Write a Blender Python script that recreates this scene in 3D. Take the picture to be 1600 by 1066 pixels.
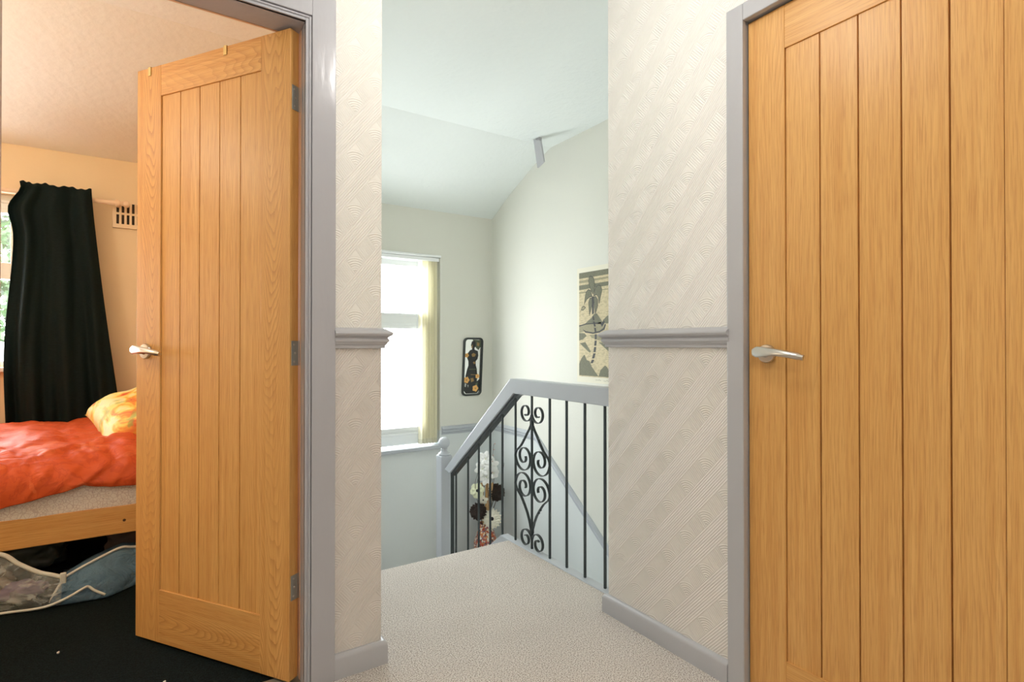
import bpy, bmesh, math, random
from mathutils import Vector, Matrix, noise
R = math.radians
PI = math.pi
S = bpy.context.scene
for o in list(bpy.data.objects):
    bpy.data.objects.remove(o)
COL = S.collection

# ---------------------------------------------------------------- camera
F_PX, YAW, PITCH, ZC = 849.27, 0.5824352, 0.0060735, 1.025
cam = bpy.data.cameras.new('camera')
cam.sensor_width = 36.0
cam.lens = F_PX / 1600 * 36.0
cam.clip_start = 0.02
co = bpy.data.objects.new('camera', cam); COL.objects.link(co)
co.location = (0, 0, ZC)
co.rotation_euler = (PI / 2 + PITCH, 0, -YAW)
S.camera = co

# ---------------------------------------------------------------- light
S.view_settings.view_transform = 'Standard'
S.view_settings.look = 'None'
S.view_settings.gamma = 1
S.view_settings.use_curve_mapping = False
S.view_settings.exposure = 0.45
S.cycles.max_bounces = 10
S.cycles.diffuse_bounces = 6
S.cycles.sample_clamp_indirect = 6.0
S.cycles.caustics_reflective = False
S.cycles.caustics_refractive = False

W = bpy.data.worlds.new('overcast_sky'); S.world = W
W.use_nodes = True
wn = W.node_tree.nodes; wn.clear()
bg = wn.new('ShaderNodeBackground'); wo = wn.new('ShaderNodeOutputWorld')
bg.inputs[0].default_value = (0.94, 0.98, 1.0, 1)
bg.inputs[1].default_value = 11.5
W.node_tree.links.new(bg.outputs[0], wo.inputs[0])

def area(name, loc, rot, sx, sy, power, col, portal=False):
    l = bpy.data.lights.new(name, 'AREA'); l.shape = 'RECTANGLE'
    l.size = sx; l.size_y = sy; l.energy = power; l.color = col
    if portal: l.cycles.is_portal = True
    o = bpy.data.objects.new(name, l); COL.objects.link(o)
    o.location = loc; o.rotation_euler = rot
    return o
def bulb(name, loc, power, col, r=0.08):
    l = bpy.data.lights.new(name, 'POINT'); l.energy = power; l.color = col; l.shadow_soft_size = r
    o = bpy.data.objects.new(name, l); COL.objects.link(o); o.location = loc
    return o
# portals in the real window openings (stairwell, bedroom)
area('stair_window_portal', (1.42, 4.04, 0.98), (R(-90), 0, 0), 0.92, 1.46, 1, (1, 1, 1), True)
area('bedroom_window_portal', (-1.40, 4.06, 1.37), (R(-90), 0, 0), 1.60, 0.9, 1, (1, 1, 1), True)
# the ceiling lamps of the corridor and the bedroom, with an added rear fill
bulb('corridor_bulb', (0.72, 1.00, 2.20), 8.5, (1.0, 0.96, 0.92), 0.07)
bulb('rear_fill', (-0.2, -0.5, 2.20), 23, (1.0, 0.94, 0.86), 0.12)  # added fill light behind the camera, not a lamp of the corridor
bulb('bedroom_bulb', (-1.2, 2.35, 2.05), 11, (1.0, 0.92, 0.78), 0.10)

# ---------------------------------------------------------------- materials
def mat(name, col=(0.8, 0.8, 0.8), rough=0.5, metal=0.0, spec=0.5, **kw):
    m = bpy.data.materials.new(name); m.use_nodes = True
    b = m.node_tree.nodes['Principled BSDF']
    b.inputs['Base Color'].default_value = (*col, 1)
    b.inputs['Roughness'].default_value = rough
    b.inputs['Metallic'].default_value = metal
    b.inputs['Specular IOR Level'].default_value = spec
    for k, v in kw.items():
        b.inputs[k.replace('_', ' ')].default_value = v
    return m
class NT:
    def __init__(s, m):
        s.m = m; s.t = m.node_tree; s.b = s.t.nodes['Principled BSDF']
    def n(s, typ, **kw):
        o = s.t.nodes.new(typ)
        for k, v in kw.items(): setattr(o, k, v)
        return o
    def l(s, a, b): s.t.links.new(a, b)
    def val(s, x, sock):
        if isinstance(x, (int, float)): sock.default_value = x
        else: s.l(x, sock)
    def math(s, op, a, b=0.0, c=0.0):
        o = s.n('ShaderNodeMath', operation=op)
        s.val(a, o.inputs[0]); s.val(b, o.inputs[1]); s.val(c, o.inputs[2])
        return o.outputs[0]
    def coord(s, kind='Object'):
        return s.n('ShaderNodeTexCoord').outputs[kind]
    def mapping(s, vec, loc=(0, 0, 0), rot=(0, 0, 0), scale=(1, 1, 1)):
        o = s.n('ShaderNodeMapping'); s.l(vec, o.inputs[0])
        o.inputs[1].default_value = loc; o.inputs[2].default_value = rot; o.inputs[3].default_value = scale
        return o.outputs[0]
    def noise(s, vec, scale, detail=2, rough=0.5, dist=0):
        o = s.n('ShaderNodeTexNoise'); s.l(vec, o.inputs['Vector'])
        o.inputs['Scale'].default_value = scale; o.inputs['Detail'].default_value = detail
        o.inputs['Roughness'].default_value = rough; o.inputs['Distortion'].default_value = dist
        return o.outputs['Fac']
    def ramp(s, fac, stops, interp='LINEAR'):
        o = s.n('ShaderNodeValToRGB'); s.l(fac, o.inputs[0]); cr = o.color_ramp; cr.interpolation = interp
        while len(cr.elements) < len(stops): cr.elements.new(0.5)
        for e, (p, c) in zip(cr.elements, stops):
            e.position = p; e.color = (*c, 1) if len(c) == 3 else c
        return o.outputs[0]
    def mix(s, fac, a, b, blend='MIX'):
        o = s.n('ShaderNodeMix', data_type='RGBA', blend_type=blend)
        s.val(fac, o.inputs[0])
        for x, sock in ((a, o.inputs[6]), (b, o.inputs[7])):
            if isinstance(x, tuple): sock.default_value = (*x, 1)
            else: s.l(x, sock)
        return o.outputs[2]
    def bump(s, h, dist, strength=1.0):
        o = s.n('ShaderNodeBump'); o.inputs['Strength'].default_value = strength
        o.inputs['Distance'].default_value = dist
        s.l(h, o.inputs['Height']); s.l(o.outputs[0], s.b.inputs['Normal'])
        return o
    def color(s, c): s.l(c, s.b.inputs['Base Color'])

def srgb(r, g, b):
    f = lambda c: ((c / 255 + 0.055) / 1.055) ** 2.4 if c > 10 else c / 255 / 12.92
    return (f(r), f(g), f(b))

def paint(name, col, rough=0.35, bumps=0.0006, scale=30, streak=True):
    m = mat(name, col, rough); t = NT(m); c = t.coord()
    h = t.noise(t.mapping(c, scale=(1, 1, 0.25) if streak else (1, 1, 1)), scale, 3)
    t.bump(h, bumps, 1.0)
    return m

def oak(name, cathedral=True):
    """oak veneer. uv 'grain': metres across / along the grain; uv 'local': the same, centred on the piece"""
    m = mat(name, rough=0.40, spec=0.45); t = NT(m)
    uv = t.n('ShaderNodeUVMap'); uv.uv_map = 'grain'; vv = uv.outputs[0]
    ul = t.n('ShaderNodeUVMap'); ul.uv_map = 'local'
    sp = t.n('ShaderNodeSeparateXYZ'); t.l(ul.outputs[0], sp.inputs[0]); lu, lv = sp.outputs[0], sp.outputs[1]
    n0 = t.noise(t.mapping(vv, scale=(9, 1.1, 1)), 1.0, 2, 0.5)
    if cathedral:
        # nested arches: contours of v - k u^2, warped
        w = t.math('SUBTRACT', lv, t.math('MULTIPLY', t.math('MULTIPLY', lu, lu), 78.0))
        f = t.math('ADD', t.math('MULTIPLY', w, 21.0), t.math('MULTIPLY', n0, 15.0))
    else:
        f = t.math('ADD', t.math('MULTIPLY', lu, 95.0), t.math('MULTIPLY', n0, 9.0))
    jit = t.noise(t.mapping(vv, scale=(120, 10, 1)), 1.0, 2, 0.6)
    f = t.math('ADD', f, t.math('MULTIPLY', jit, 0.35))
    fr = t.math('FRACT', f)
    band = t.math('POWER', fr, 2.6)
    mask = t.ramp(t.noise(t.mapping(vv, scale=(2.5, 0.9, 1)), 1.0, 1), [(0.35, (0.35, 0.35, 0.35)), (0.6, (1, 1, 1))])
    por = t.noise(t.mapping(vv, scale=(420, 9, 1)), 1.0, 3, 0.6)
    por2 = t.noise(t.mapping(vv, scale=(70, 1.2, 1)), 1.0, 2, 0.5)
    base = t.ramp(por2, [(0.25, srgb(226, 176, 106)), (0.75, srgb(212, 156, 86))])
    dark = t.mix(t.math('MULTIPLY', t.math('MULTIPLY', band, mask), 0.62 if cathedral else 0.26), base, srgb(160, 98, 42))
    pf = t.ramp(por, [(0.47, (0, 0, 0)), (0.66, (1, 1, 1))])
    fin = t.mix(t.math('MULTIPLY', pf, 0.42), dark, srgb(170, 106, 48))
    t.color(fin)
    t.bump(t.math('ADD', por, t.math('MULTIPLY', band, 0.3)), 0.0003, 0.4)
    return m

def wallpaper(name, axis, col, u_off=0.529, v_off=0.915):
    """embossed diagonal basket weave with little fans: one colour, relief as an analytic surface normal"""
    m = mat(name, col, 0.5, spec=0.4); t = NT(m)
    s = t.n('ShaderNodeSeparateXYZ'); t.l(t.coord(), s.inputs[0])
    u0 = s.outputs[0 if axis == 'x' else 1]; v0 = s.outputs[2]
    PX, PZ = (0.134 if axis == 'x' else -0.149), 0.168
    u = t.math('DIVIDE', t.math('SUBTRACT', u0, u_off), PX); v = t.math('DIVIDE', t.math('SUBTRACT', v0, v_off), PZ)
    a = t.math('ADD', t.math('ADD', u, v), 50); b = t.math('ADD', t.math('SUBTRACT', v, u), 50)
    fa = t.math('FRACT', a); fb = t.math('FRACT', b)
    q = 0.42
    la = t.math('LESS_THAN', fa, q); lb = t.math('LESS_THAN', fb, q)
    fan = t.math('MULTIPLY', la, lb)
    NL = 16.0
    def ridge(phase):
        c_ = t.math('COSINE', phase)
        return t.math('MULTIPLY', c_, t.math('ABSOLUTE', c_))
    sa = ridge(t.math('MULTIPLY', fa, 2 * PI * NL)); sb = ridge(t.math('MULTIPLY', fb, 2 * PI * NL))
    pick_a = t.math('MULTIPLY', lb, t.math('SUBTRACT', 1.0, la))
    use_a = pick_a
    notfan = t.math('SUBTRACT', 1.0, fan)
    wob = t.math('ADD', 0.35, t.noise(t.coord(), 30, 2))
    ga = t.math('MULTIPLY', t.math('MULTIPLY', sa, use_a), notfan)
    gb = t.math('MULTIPLY', t.math('MULTIPLY', sb, t.math('SUBTRACT', 1.0, use_a)), notfan)
    du = t.math('MULTIPLY', t.math('SUBTRACT', fa, fb), 0.5 * PX)
    dv = t.math('MULTIPLY', t.math('ADD', fa, fb), 0.5 * PZ)
    r = t.math('SQRT', t.math('ADD', t.math('MULTIPLY', du, du), t.math('MULTIPLY', dv, dv)))
    fm = t.math('MULTIPLY', fan, t.math('LESS_THAN', r, 0.050))
    gr = t.math('MULTIPLY', ridge(t.math('MULTIPLY', r, 2 * PI / 0.0072)), fm)
    gr = t.math('DIVIDE', gr, t.math('MAXIMUM', r, 0.002))
    L = math.hypot(1 / PX, 1 / PZ); ku, kv = 1 / PX / L, 1 / PZ / L
    gu = t.math('ADD', t.math('MULTIPLY', t.math('SUBTRACT', ga, gb), ku), t.math('MULTIPLY', gr, du))
    gv = t.math('ADD', t.math('MULTIPLY', t.math('ADD', ga, gb), kv), t.math('MULTIPLY', gr, dv))
    K = t.math('MULTIPLY', wob, AMP)
    gu = t.math('MULTIPLY', gu, K); gv = t.math('MULTIPLY', gv, K)
    cb = t.n('ShaderNodeCombineXYZ'); t.l(gu, cb.inputs[0 if axis == 'x' else 1]); t.l(gv, cb.inputs[2])
    ge = t.n('ShaderNodeNewGeometry'); sb_ = t.n('ShaderNodeVectorMath', operation='SUBTRACT')
    t.l(ge.outputs['Normal'], sb_.inputs[0]); t.l(cb.outputs[0], sb_.inputs[1])
    nm = t.n('ShaderNodeVectorMath', operation='NORMALIZE'); t.l(sb_.outputs[0], nm.inputs[0])
    t.l(nm.outputs[0], t.b.inputs['Normal'])
    return m
AMP = 0.75

def carpet(name, c1, c2, c3, scale, bump=0.004, blotch=0.25):
    m = mat(name, c1, 0.95, spec=0.1); t = NT(m); c = t.coord()
    n1 = t.noise(c, scale, 3, 0.7); n2 = t.noise(c, scale * 0.45, 2, 0.6); nb = t.noise(c, 3.5, 2)
    k = t.ramp(n1, [(0.38, c2), (0.50, c1), (0.62, c3)])
    k = t.mix(t.math('MULTIPLY', t.math('SUBTRACT', nb, 0.35), blotch), k, c2)
    t.color(k)
    t.bump(t.math('ADD', n1, t.math('MULTIPLY', n2, 0.7)), bump, 1.0)
    return m

def plaster(name, col, bscale=60, bd=0.0012, rough=0.6):
    m = mat(name, col, rough, spec=0.3); t = NT(m); c = t.coord()
    t.bump(t.math('ADD', t.noise(c, bscale, 3), t.math('MULTIPLY', t.noise(c, 9, 2), 1.5)), bd, 0.8)
    return m

M = {}
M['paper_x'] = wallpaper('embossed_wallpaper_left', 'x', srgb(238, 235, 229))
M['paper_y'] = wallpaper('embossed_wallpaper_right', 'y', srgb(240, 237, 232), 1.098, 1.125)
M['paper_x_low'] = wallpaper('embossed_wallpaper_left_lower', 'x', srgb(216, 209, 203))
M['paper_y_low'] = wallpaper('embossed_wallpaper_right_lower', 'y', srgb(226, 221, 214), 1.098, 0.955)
M['grey_gloss'] = paint('grey_gloss_paint', srgb(172, 171, 176), 0.22, 0.0011, 26)
M['grey_trim'] = paint('grey_trim_paint', srgb(178, 178, 182), 0.38, 0.0006, 35)
M['grey_rail'] = paint('grey_rail_paint', srgb(182, 187, 194), 0.30, 0.0006, 30)
M['carpet'] = carpet('beige_twist_carpet', srgb(234, 224, 215), srgb(134, 118, 106), srgb(252, 248, 243), 250, 0.006, 0.22)
M['black_carpet'] = carpet('black_carpet_pile', srgb(15, 24, 24), srgb(8, 13, 13), srgb(24, 35, 34), 260, 0.004, 0.1)
M['ceiling'] = plaster('ceiling_white', srgb(226, 232, 230), 40, 0.003)
M['stair_wall'] = plaster('stair_wall_cream', srgb(218, 218, 209), 90, 0.0010)
M['stair_wall_low'] = plaster('stair_wall_grey', srgb(216, 221, 221), 90, 0.0010)
M['bed_wall'] = plaster('bedroom_wall_cream', srgb(236, 214, 178), 50, 0.0008)
M['bed_ceiling'] = plaster('bedroom_ceiling_white', srgb(232, 226, 214), 30, 0.003)
M['oak_figured'] = oak('oak_figured', True)
M['oak_plain'] = oak('oak_plain', False)
M['groove'] = mat('oak_groove', srgb(170, 105, 48), 0.6)
M['nickel'] = mat('brushed_nickel', srgb(205, 200, 192), 0.28, 1.0)
M['steel'] = mat('hinge_steel', srgb(176, 178, 174), 0.4, 0.7)
M['brass'] = mat('brass_hook', srgb(200, 175, 120), 0.35, 0.9)
M['iron'] = mat('black_iron', srgb(52, 58, 60), 0.35, 0.3)
M['upvc'] = mat('white_upvc', srgb(240, 243, 243), 0.3)
M['gasket'] = mat('window_gasket', srgb(120, 125, 135), 0.6)
M['darkslot'] = mat('dark_slot', srgb(60, 52, 44), 0.9)

def glass_mat():
    m = bpy.data.materials.new('window_glass'); m.use_nodes = True
    t = m.node_tree; t.nodes.clear()
    o = t.nodes.new('ShaderNodeOutputMaterial'); mx = t.nodes.new('ShaderNodeMixShader')
    tr = t.nodes.new('ShaderNodeBsdfTransparent'); gl = t.nodes.new('ShaderNodeBsdfGlossy')
    gl.inputs['Roughness'].default_value = 0.02; mx.inputs[0].default_value = 0.06
    t.links.new(tr.outputs[0], mx.inputs[1]); t.links.new(gl.outputs[0], mx.inputs[2]); t.links.new(mx.outputs[0], o.inputs[0])
    return m
M['glass'] = glass_mat()

# ---------------------------------------------------------------- mesh helpers
def obj(name, bm, m, parent=None, smooth=False, bevel=0.0, seg=2, smooth_angle=None):
    me = bpy.data.meshes.new(name)
    bmesh.ops.recalc_face_normals(bm, faces=bm.faces[:])
    bm.to_mesh(me); bm.free()
    if smooth or smooth_angle:
        for p in me.polygons: p.use_smooth = True
    if smooth_angle: me.set_sharp_from_angle(angle=R(smooth_angle))
    o = bpy.data.objects.new(name, me); COL.objects.link(o)
    for x in (m if isinstance(m, (list, tuple)) else [m]): me.materials.append(x)
    if bevel:
        b = o.modifiers.new('bevel', 'BEVEL'); b.width = bevel; b.segments = seg; b.limit_method = 'ANGLE'
        b.angle_limit = R(35); b.harden_normals = False
    if parent: o.parent = parent
    return o
def BM(): return bmesh.new()
def box(bm, x0, x1, y0, y1, z0, z1, mi=0):
    vs = [bm.verts.new(p) for p in ((x0, y0, z0), (x1, y0, z0), (x1, y1, z0), (x0, y1, z0), (x0, y0, z1), (x1, y0, z1), (x1, y1, z1), (x0, y1, z1))]
    fs = []
    for q in ((0, 3, 2, 1), (4, 5, 6, 7), (0, 1, 5, 4), (1, 2, 6, 5), (2, 3, 7, 6), (3, 0, 4, 7)):
        f = bm.faces.new([vs[i] for i in q]); f.material_index = mi; fs.append(f)
    return fs
def bxo(name, x0, x1, y0, y1, z0, z1, m, parent=None, bevel=0.0):
    bm = BM(); box(bm, x0, x1, y0, y1, z0, z1); return obj(name, bm, m, parent, bevel=bevel)
def prism(bm, pts, a, b, f, mi=0):
    """polygon pts extruded between parameters a and b; f(p, t) -> 3d"""
    A = [bm.verts.new(f(p, a)) for p in pts]; B = [bm.verts.new(f(p, b)) for p in pts]
    n = len(pts)
    bm.faces.new(A[::-1]).material_index = mi; bm.faces.new(B).material_index = mi
    for i in range(n):
        bm.faces.new((A[i], A[(i + 1) % n], B[(i + 1) % n], B[i])).material_index = mi
def sweep(bm, path, ring, up=Vector((0, 0, 1)), closed=False, mi=0, caps=True):
    """path of Vectors, ring(i) -> list of (a, b) offsets in the frame normal / binormal"""
    n = len(path); rows = []
    for i, p in enumerate(path):
        if closed: d = path[(i + 1) % n] - path[i - 1]
        else: d = path[min(i + 1, n - 1)] - path[max(i - 1, 0)]
        d = d.normalized() if d.length > 1e-9 else Vector((0, 0, 1))
        u = up - d * up.dot(d)
        if u.length < 1e-3: u = Vector((1, 0, 0)) - d * d.x
        u.normalize(); w = d.cross(u)
        rows.append([bm.verts.new(p + u * a + w * b) for a, b in ring(i)])
    k = len(rows[0])
    for i in range(n if closed else n - 1):
        r0, r1 = rows[i], rows[(i + 1) % n]
        for j in range(k):
            bm.faces.new((r0[j], r0[(j + 1) % k], r1[(j + 1) % k], r1[j])).material_index = mi
    if caps and not closed:
        bm.faces.new(rows[0][::-1]).material_index = mi; bm.faces.new(rows[-1]).material_index = mi
def circ(r, n=10, ry=None):
    ry = ry or r
    return [(r * math.cos(2 * PI * j / n), ry * math.sin(2 * PI * j / n)) for j in range(n)]
def tube(bm, path, r, n=10, up=Vector((0, 0, 1)), mi=0):
    path = [Vector(p) for p in path]
    rr = r if callable(r) else (lambda i: r)
    sweep(bm, path, lambda i: circ(rr(i), n), up, mi=mi)
def lathe(bm, prof, c=(0, 0, 0), n=24, mi=0, axis=None):
    rows = []
    q = axis.to_track_quat('Z', 'Y').to_matrix() if axis else Matrix.Identity(3)
    c = Vector(c)
    for r, z in prof:
        rows.append([bm.verts.new(c + q @ Vector((max(r, 1e-4) * math.cos(2 * PI * j / n), max(r, 1e-4) * math.sin(2 * PI * j / n), z))) for j in range(n)])
    for a, b in zip(rows, rows[1:]):
        for j in range(n): bm.faces.new((a[j], a[(j + 1) % n], b[(j + 1) % n], b[j])).material_index = mi
    bm.faces.new(rows[0][::-1]).material_index = mi; bm.faces.new(rows[-1]).material_index = mi
def spline(pts, k=8):
    P = [Vector(p) for p in pts]; P = [2 * P[0] - P[1]] + P + [2 * P[-1] - P[-2]]; out = []
    for i in range(1, len(P) - 2):
        for j in range(k):
            t = j / k; a, b, c, d = P[i - 1], P[i], P[i + 1], P[i + 2]
            out.append(0.5 * ((2 * b) + (c - a) * t + (2 * a - 5 * b + 4 * c - d) * t * t + (3 * b - a - 3 * c + d) * t ** 3))
    out.append(P[-2]); return out
def tag(o, label=None, cat=None, group=None, kind=None):
    if label: o['label'] = label
    if cat: o['category'] = cat
    if group: o['group'] = group
    if kind: o['kind'] = kind
    return o
def struct(o, label=None, cat=None):
    return tag(o, label, cat, kind='structure')
def empty(name, loc, rz=0, label=None, cat=None, group=None, kind=None):
    o = bpy.data.objects.new(name, None); COL.objects.link(o); o.location = loc; o.rotation_euler = (0, 0, rz)
    o.empty_display_size = 0.05
    return tag(o, label, cat, group, kind)
def copy_tree(o, parent=None):
    c = o.copy(); COL.objects.link(c)
    if parent: c.parent = parent
    for ch in [x for x in bpy.data.objects if x.parent == o]:
        copy_tree(ch, c)
    return c

# ================================================================ ROOM SHELL
CZ = 2.43
WY = 3.89          # outer (window) wall inner face
XR = 2.36          # far wall of the stairwell
# --- floors
bm = BM()
box(bm, -1.6, 1.55, -1.8, 1.785, -0.05, 0.0)
box(bm, 0.614, 1.55, 1.785, 2.30, -0.05, 0.0)
fl = obj('floor', bm, M['carpet']); struct(fl, 'beige speckled twist-pile landing carpet ending at the stair edge', 'carpet')
# carpeted stairs: rolled nosings
bm = BM()
G, RS = 0.23, 0.178
def stair_prof():
    pts = []
    for i in range(4):
        y, z = 2.385 + G * i, -RS * i
        pts += [(y, z), (y + 0.012, z - 0.004), (y + 0.020, z - 0.014), (y + 0.016, z - 0.028), (y, z - 0.035), (y, z - RS)]
    return pts
sp = stair_prof()
prism(bm, [(2.30, 0.0)] + sp + [(2.385 + G * 3, -0.75), (2.30, -0.75)], 0.614, 1.55, lambda p, t: (t, p[0], p[1]))
struct(obj('floor_stair_upper', bm, M['carpet']), 'short upper flight of beige carpeted stairs going down to the window', 'stairs')
struct(bxo('floor_half_landing', 0.614, XR, 3.07, WY, -0.80, -0.712, M['carpet']), 'beige carpeted half landing under the stair window', 'carpet')
bm = BM()
pts = [(3.07, -0.712)]
for i in range(7):
    y, z = 3.10 - G * i, -0.712 - RS * i
    pts += [(y, z), (y, z - RS)]
pts += [(3.10 - G * 6, -2.3), (3.07, -2.3)]
prism(bm, pts, 1.61, XR, lambda p, t: (t, p[0], p[1]))
struct(obj('floor_stair_lower', bm, M['carpet']), 'lower flight of carpeted stairs beyond the iron balustrade', 'stairs')
struct(bxo('floor_bedroom', -2.4, 0.594, 1.785, WY, -0.05, -0.002, M['black_carpet']), 'black bedroom carpet', 'carpet')
# --- ceilings
bm = BM()
prism(bm, [(-1.8, CZ), (3.08, CZ), (3.30, 2.355), (3.62, 2.215), (WY, 2.072), (WY + 0.1, 2.02), (WY + 0.1, 2.6), (-1.8, 2.6)], 0.604, XR + 0.1, lambda p, t: (t, p[0], p[1]))
ce = obj('ceiling', bm, M['ceiling']); struct(ce, 'white textured landing ceiling sloping down towards the stair window', 'ceiling')
bm = BM(); box(bm, -1.6, 0.604, -1.8, 1.745, CZ, CZ + 0.15)
struct(obj('ceiling_corridor', bm, M['ceiling']), 'white ceiling over the corridor', 'ceiling')
bm = BM()
prism(bm, [(1.745, CZ), (2.78, CZ), (WY, 2.095), (WY + 0.1, 2.065), (WY + 0.1, 2.6), (1.745, 2.6)], -2.5, 0.604, lambda p, t: (t, p[0], p[1]))
struct(obj('ceiling_bedroom', bm, M['bed_ceiling']), 'cream bedroom ceiling sloping down towards the window wall', 'ceiling')

# --- left corridor wall (y = 1.70) with bedroom door opening
DZ0 = 1.044
def two_tone(name, parts, lo, hi, label):
    """wall made of an upper and a lower papered mesh"""
    bm = BM()
    for (x0, x1, y0, y1, z0, z1, mi) in parts: box(bm, x0, x1, y0, y1, z0, z1, mi)
    o = obj(name, bm, [hi, lo]); struct(o, label, 'wall'); return o
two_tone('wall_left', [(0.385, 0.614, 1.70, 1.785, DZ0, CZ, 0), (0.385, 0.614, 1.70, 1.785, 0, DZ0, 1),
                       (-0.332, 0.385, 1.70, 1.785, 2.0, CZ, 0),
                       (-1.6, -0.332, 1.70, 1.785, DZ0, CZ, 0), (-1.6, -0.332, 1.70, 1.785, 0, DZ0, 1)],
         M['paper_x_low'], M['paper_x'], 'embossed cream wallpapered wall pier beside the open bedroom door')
# bedroom side skin of that wall
bm = BM()
box(bm, 0.385, 0.594, 1.785, 1.80, 0, CZ); box(bm, -0.332, 0.385, 1.785, 1.80, 2.0, CZ); box(bm, -2.4, -0.332, 1.785, 1.80, 0, CZ)
struct(obj('wall_bedroom_front', bm, M['bed_wall']), 'cream bedroom side of the doorway wall', 'wall')
# partition between bedroom and stairwell
bm = BM(); box(bm, 0.604, 0.614, 1.785, WY, -0.8, DZ0, 1); box(bm, 0.604, 0.614, 1.785, WY, DZ0, CZ, 0)
struct(obj('wall_partition', bm, [M['stair_wall'], M['stair_wall_low']]), 'cream partition between stairwell and bedroom', 'wall')
struct(bxo('wall_bedroom_right', 0.594, 0.604, 1.785, WY, -0.05, CZ, M['bed_wall']), 'cream wall at the head of the bed', 'wall')
struct(bxo('wall_bedroom_left', -2.5, -2.4, 1.745, WY, -0.05, CZ, M['bed_wall']), 'cream far left bedroom wall', 'wall')

# --- right corridor wall (x = 1.458) with door opening y 0.265..0.958
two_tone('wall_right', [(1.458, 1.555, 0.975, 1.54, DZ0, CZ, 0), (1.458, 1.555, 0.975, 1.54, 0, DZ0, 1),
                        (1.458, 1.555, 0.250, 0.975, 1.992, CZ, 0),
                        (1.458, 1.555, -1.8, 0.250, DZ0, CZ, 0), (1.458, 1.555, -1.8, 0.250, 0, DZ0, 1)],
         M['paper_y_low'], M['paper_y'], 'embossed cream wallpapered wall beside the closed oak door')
struct(bxo('wall_cupboard', 1.60, 1.62, 0.2, 1.0, -0.05, CZ, M['stair_wall']), 'plain wall behind the closed oak door', 'wall')
# --- stairwell far wall (x = 2.36) with sloping dado line
bm = BM()
def dado_z(y): return 0.345 if y > 3.257 else 0.345 - (3.257 - y) * 0.786
prism(bm, [(1.2, dado_z(1.2)), (3.257, 0.345), (WY, 0.345), (WY, 2.6), (1.2, 2.6)], XR, XR + 0.1, lambda p, t: (t, p[0], p[1]), 0)
prism(bm, [(1.2, dado_z(1.2)), (1.2, -2.4), (WY, -2.4), (WY, 0.345), (3.257, 0.345)], XR, XR + 0.1, lambda p, t: (t, p[0], p[1]), 1)
struct(obj('wall_stair', bm, [M['stair_wall'], M['stair_wall_low']]), 'cream stairwell wall with grey lower part below the sloping dado rail', 'wall')
struct(bxo('wall_stair_end', 1.555, XR + 0.1, 1.1, 1.2, -2.4, 2.6, M['stair_wall']), 'cream end wall of the stairwell', 'wall')
bm = BM(); box(bm, 1.5552, 1.5600, 1.2, 1.54, 0, CZ); prism(bm, [(1.2, -2.3), (3.05, -2.3), (3.05, -0.24 - 0.58 * 0.79), (2.47, -0.24), (1.2, -0.24)], 1.5552, 1.5600, lambda p, t: (t, p[0], p[1]))
struct(obj('wall_stair_inner', bm, M['stair_wall_low']), 'inner side of the stairwell under the landing', 'wall')
# --- window wall of the stairwell (y = WY)
wx0, wx1, wz0, wz1 = 0.96, 1.884, 0.232, 1.712
bm = BM()
T = 0.14
box(bm, 0.614, wx0, WY, WY + T, 0.345, 2.6, 0); box(bm, wx1, XR, WY, WY + T, 0.345, 2.6, 0)
box(bm, wx0, wx1, WY, WY + T, wz1, 2.6, 0)
box(bm, 0.614, wx0, WY, WY + T, -0.8, 0.345, 1); box(bm, wx1, XR, WY, WY + T, -0.8, 0.345, 1)
box(bm, wx0, wx1, WY, WY + T, -0.8, wz0, 1)
struct(obj('wall_back', bm, [M['stair_wall'], M['stair_wall_low']]), 'cream window wall at the half landing', 'wall')
# --- bedroom window wall
bx0, bx1, bz0, bz1 = -2.2, -0.60, 0.905, 1.83
bm = BM()
box(bm, -2.5, bx0, WY, WY + T, -0.05, 2.6); box(bm, bx1, 0.604, WY, WY + T, -0.05, 2.6)
box(bm, bx0, bx1, WY, WY + T, bz1, 2.6); box(bm, bx0, bx1, WY, WY + T, -0.05, bz0)
struct(obj('wall_bedroom_back', bm, M['bed_wall']), 'cream bedroom window wall behind the black curtain', 'wall')
# --- behind the camera
two_tone('wall_corridor_left', [(-1.7, -1.6, -1.8, 1.785, 0, CZ, 0)], M['paper_y_low'], M['paper_y'], 'wallpapered end wall of the corridor')
bm = BM()
box(bm, -1.7, 1.555, -1.9, -1.8, 0, CZ)
struct(obj('wall_rear', bm, M['paper_x']), 'plain rear wall of the corridor', 'wall')

# ================================================================ TRIM
def loft_profile(bm, prof, frames):
    """prof: [(out, z)], frames: list of (x, y, nx, ny) ; mitred horizontal moulding"""
    rows = [[bm.verts.new((x + nx * o, y + ny * o, z)) for o, z in prof] for x, y, nx, ny in frames]
    n = len(prof)
    for a, b in zip(rows, rows[1:]):
        for j in range(n): bm.faces.new((a[j], a[(j + 1) % n], b[(j + 1) % n], b[j]))
    bm.faces.new(rows[0][::-1]); bm.faces.new(rows[-1])
def dado_prof(z0, s=1.0):
    p = [(0, 0), (0.008, 0), (0.010, 0.002), (0.010, 0.010), (0.014, 0.013), (0.016, 0.018), (0.020, 0.022), (0.021, 0.027), (0.018, 0.031),
         (0.016, 0.033), (0.020, 0.037), (0.027, 0.041), (0.030, 0.047), (0.028, 0.052), (0.020, 0.057), (0.012, 0.062), (0.004, 0.065), (0, 0.065)]
    return [(o * s, z0 + z) for o, z in p]
bm = BM(); loft_profile(bm, dado_prof(1.012), [(0.461, 1.70, 0, -1), (0.614, 1.70, 1, -1), (0.614, 1.83, 1, 0)])
struct(obj('trim_1', bm, M['grey_trim'], smooth_angle=30), 'grey moulded dado rail wrapping the pier left of the stairs', 'dado rail')
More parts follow.
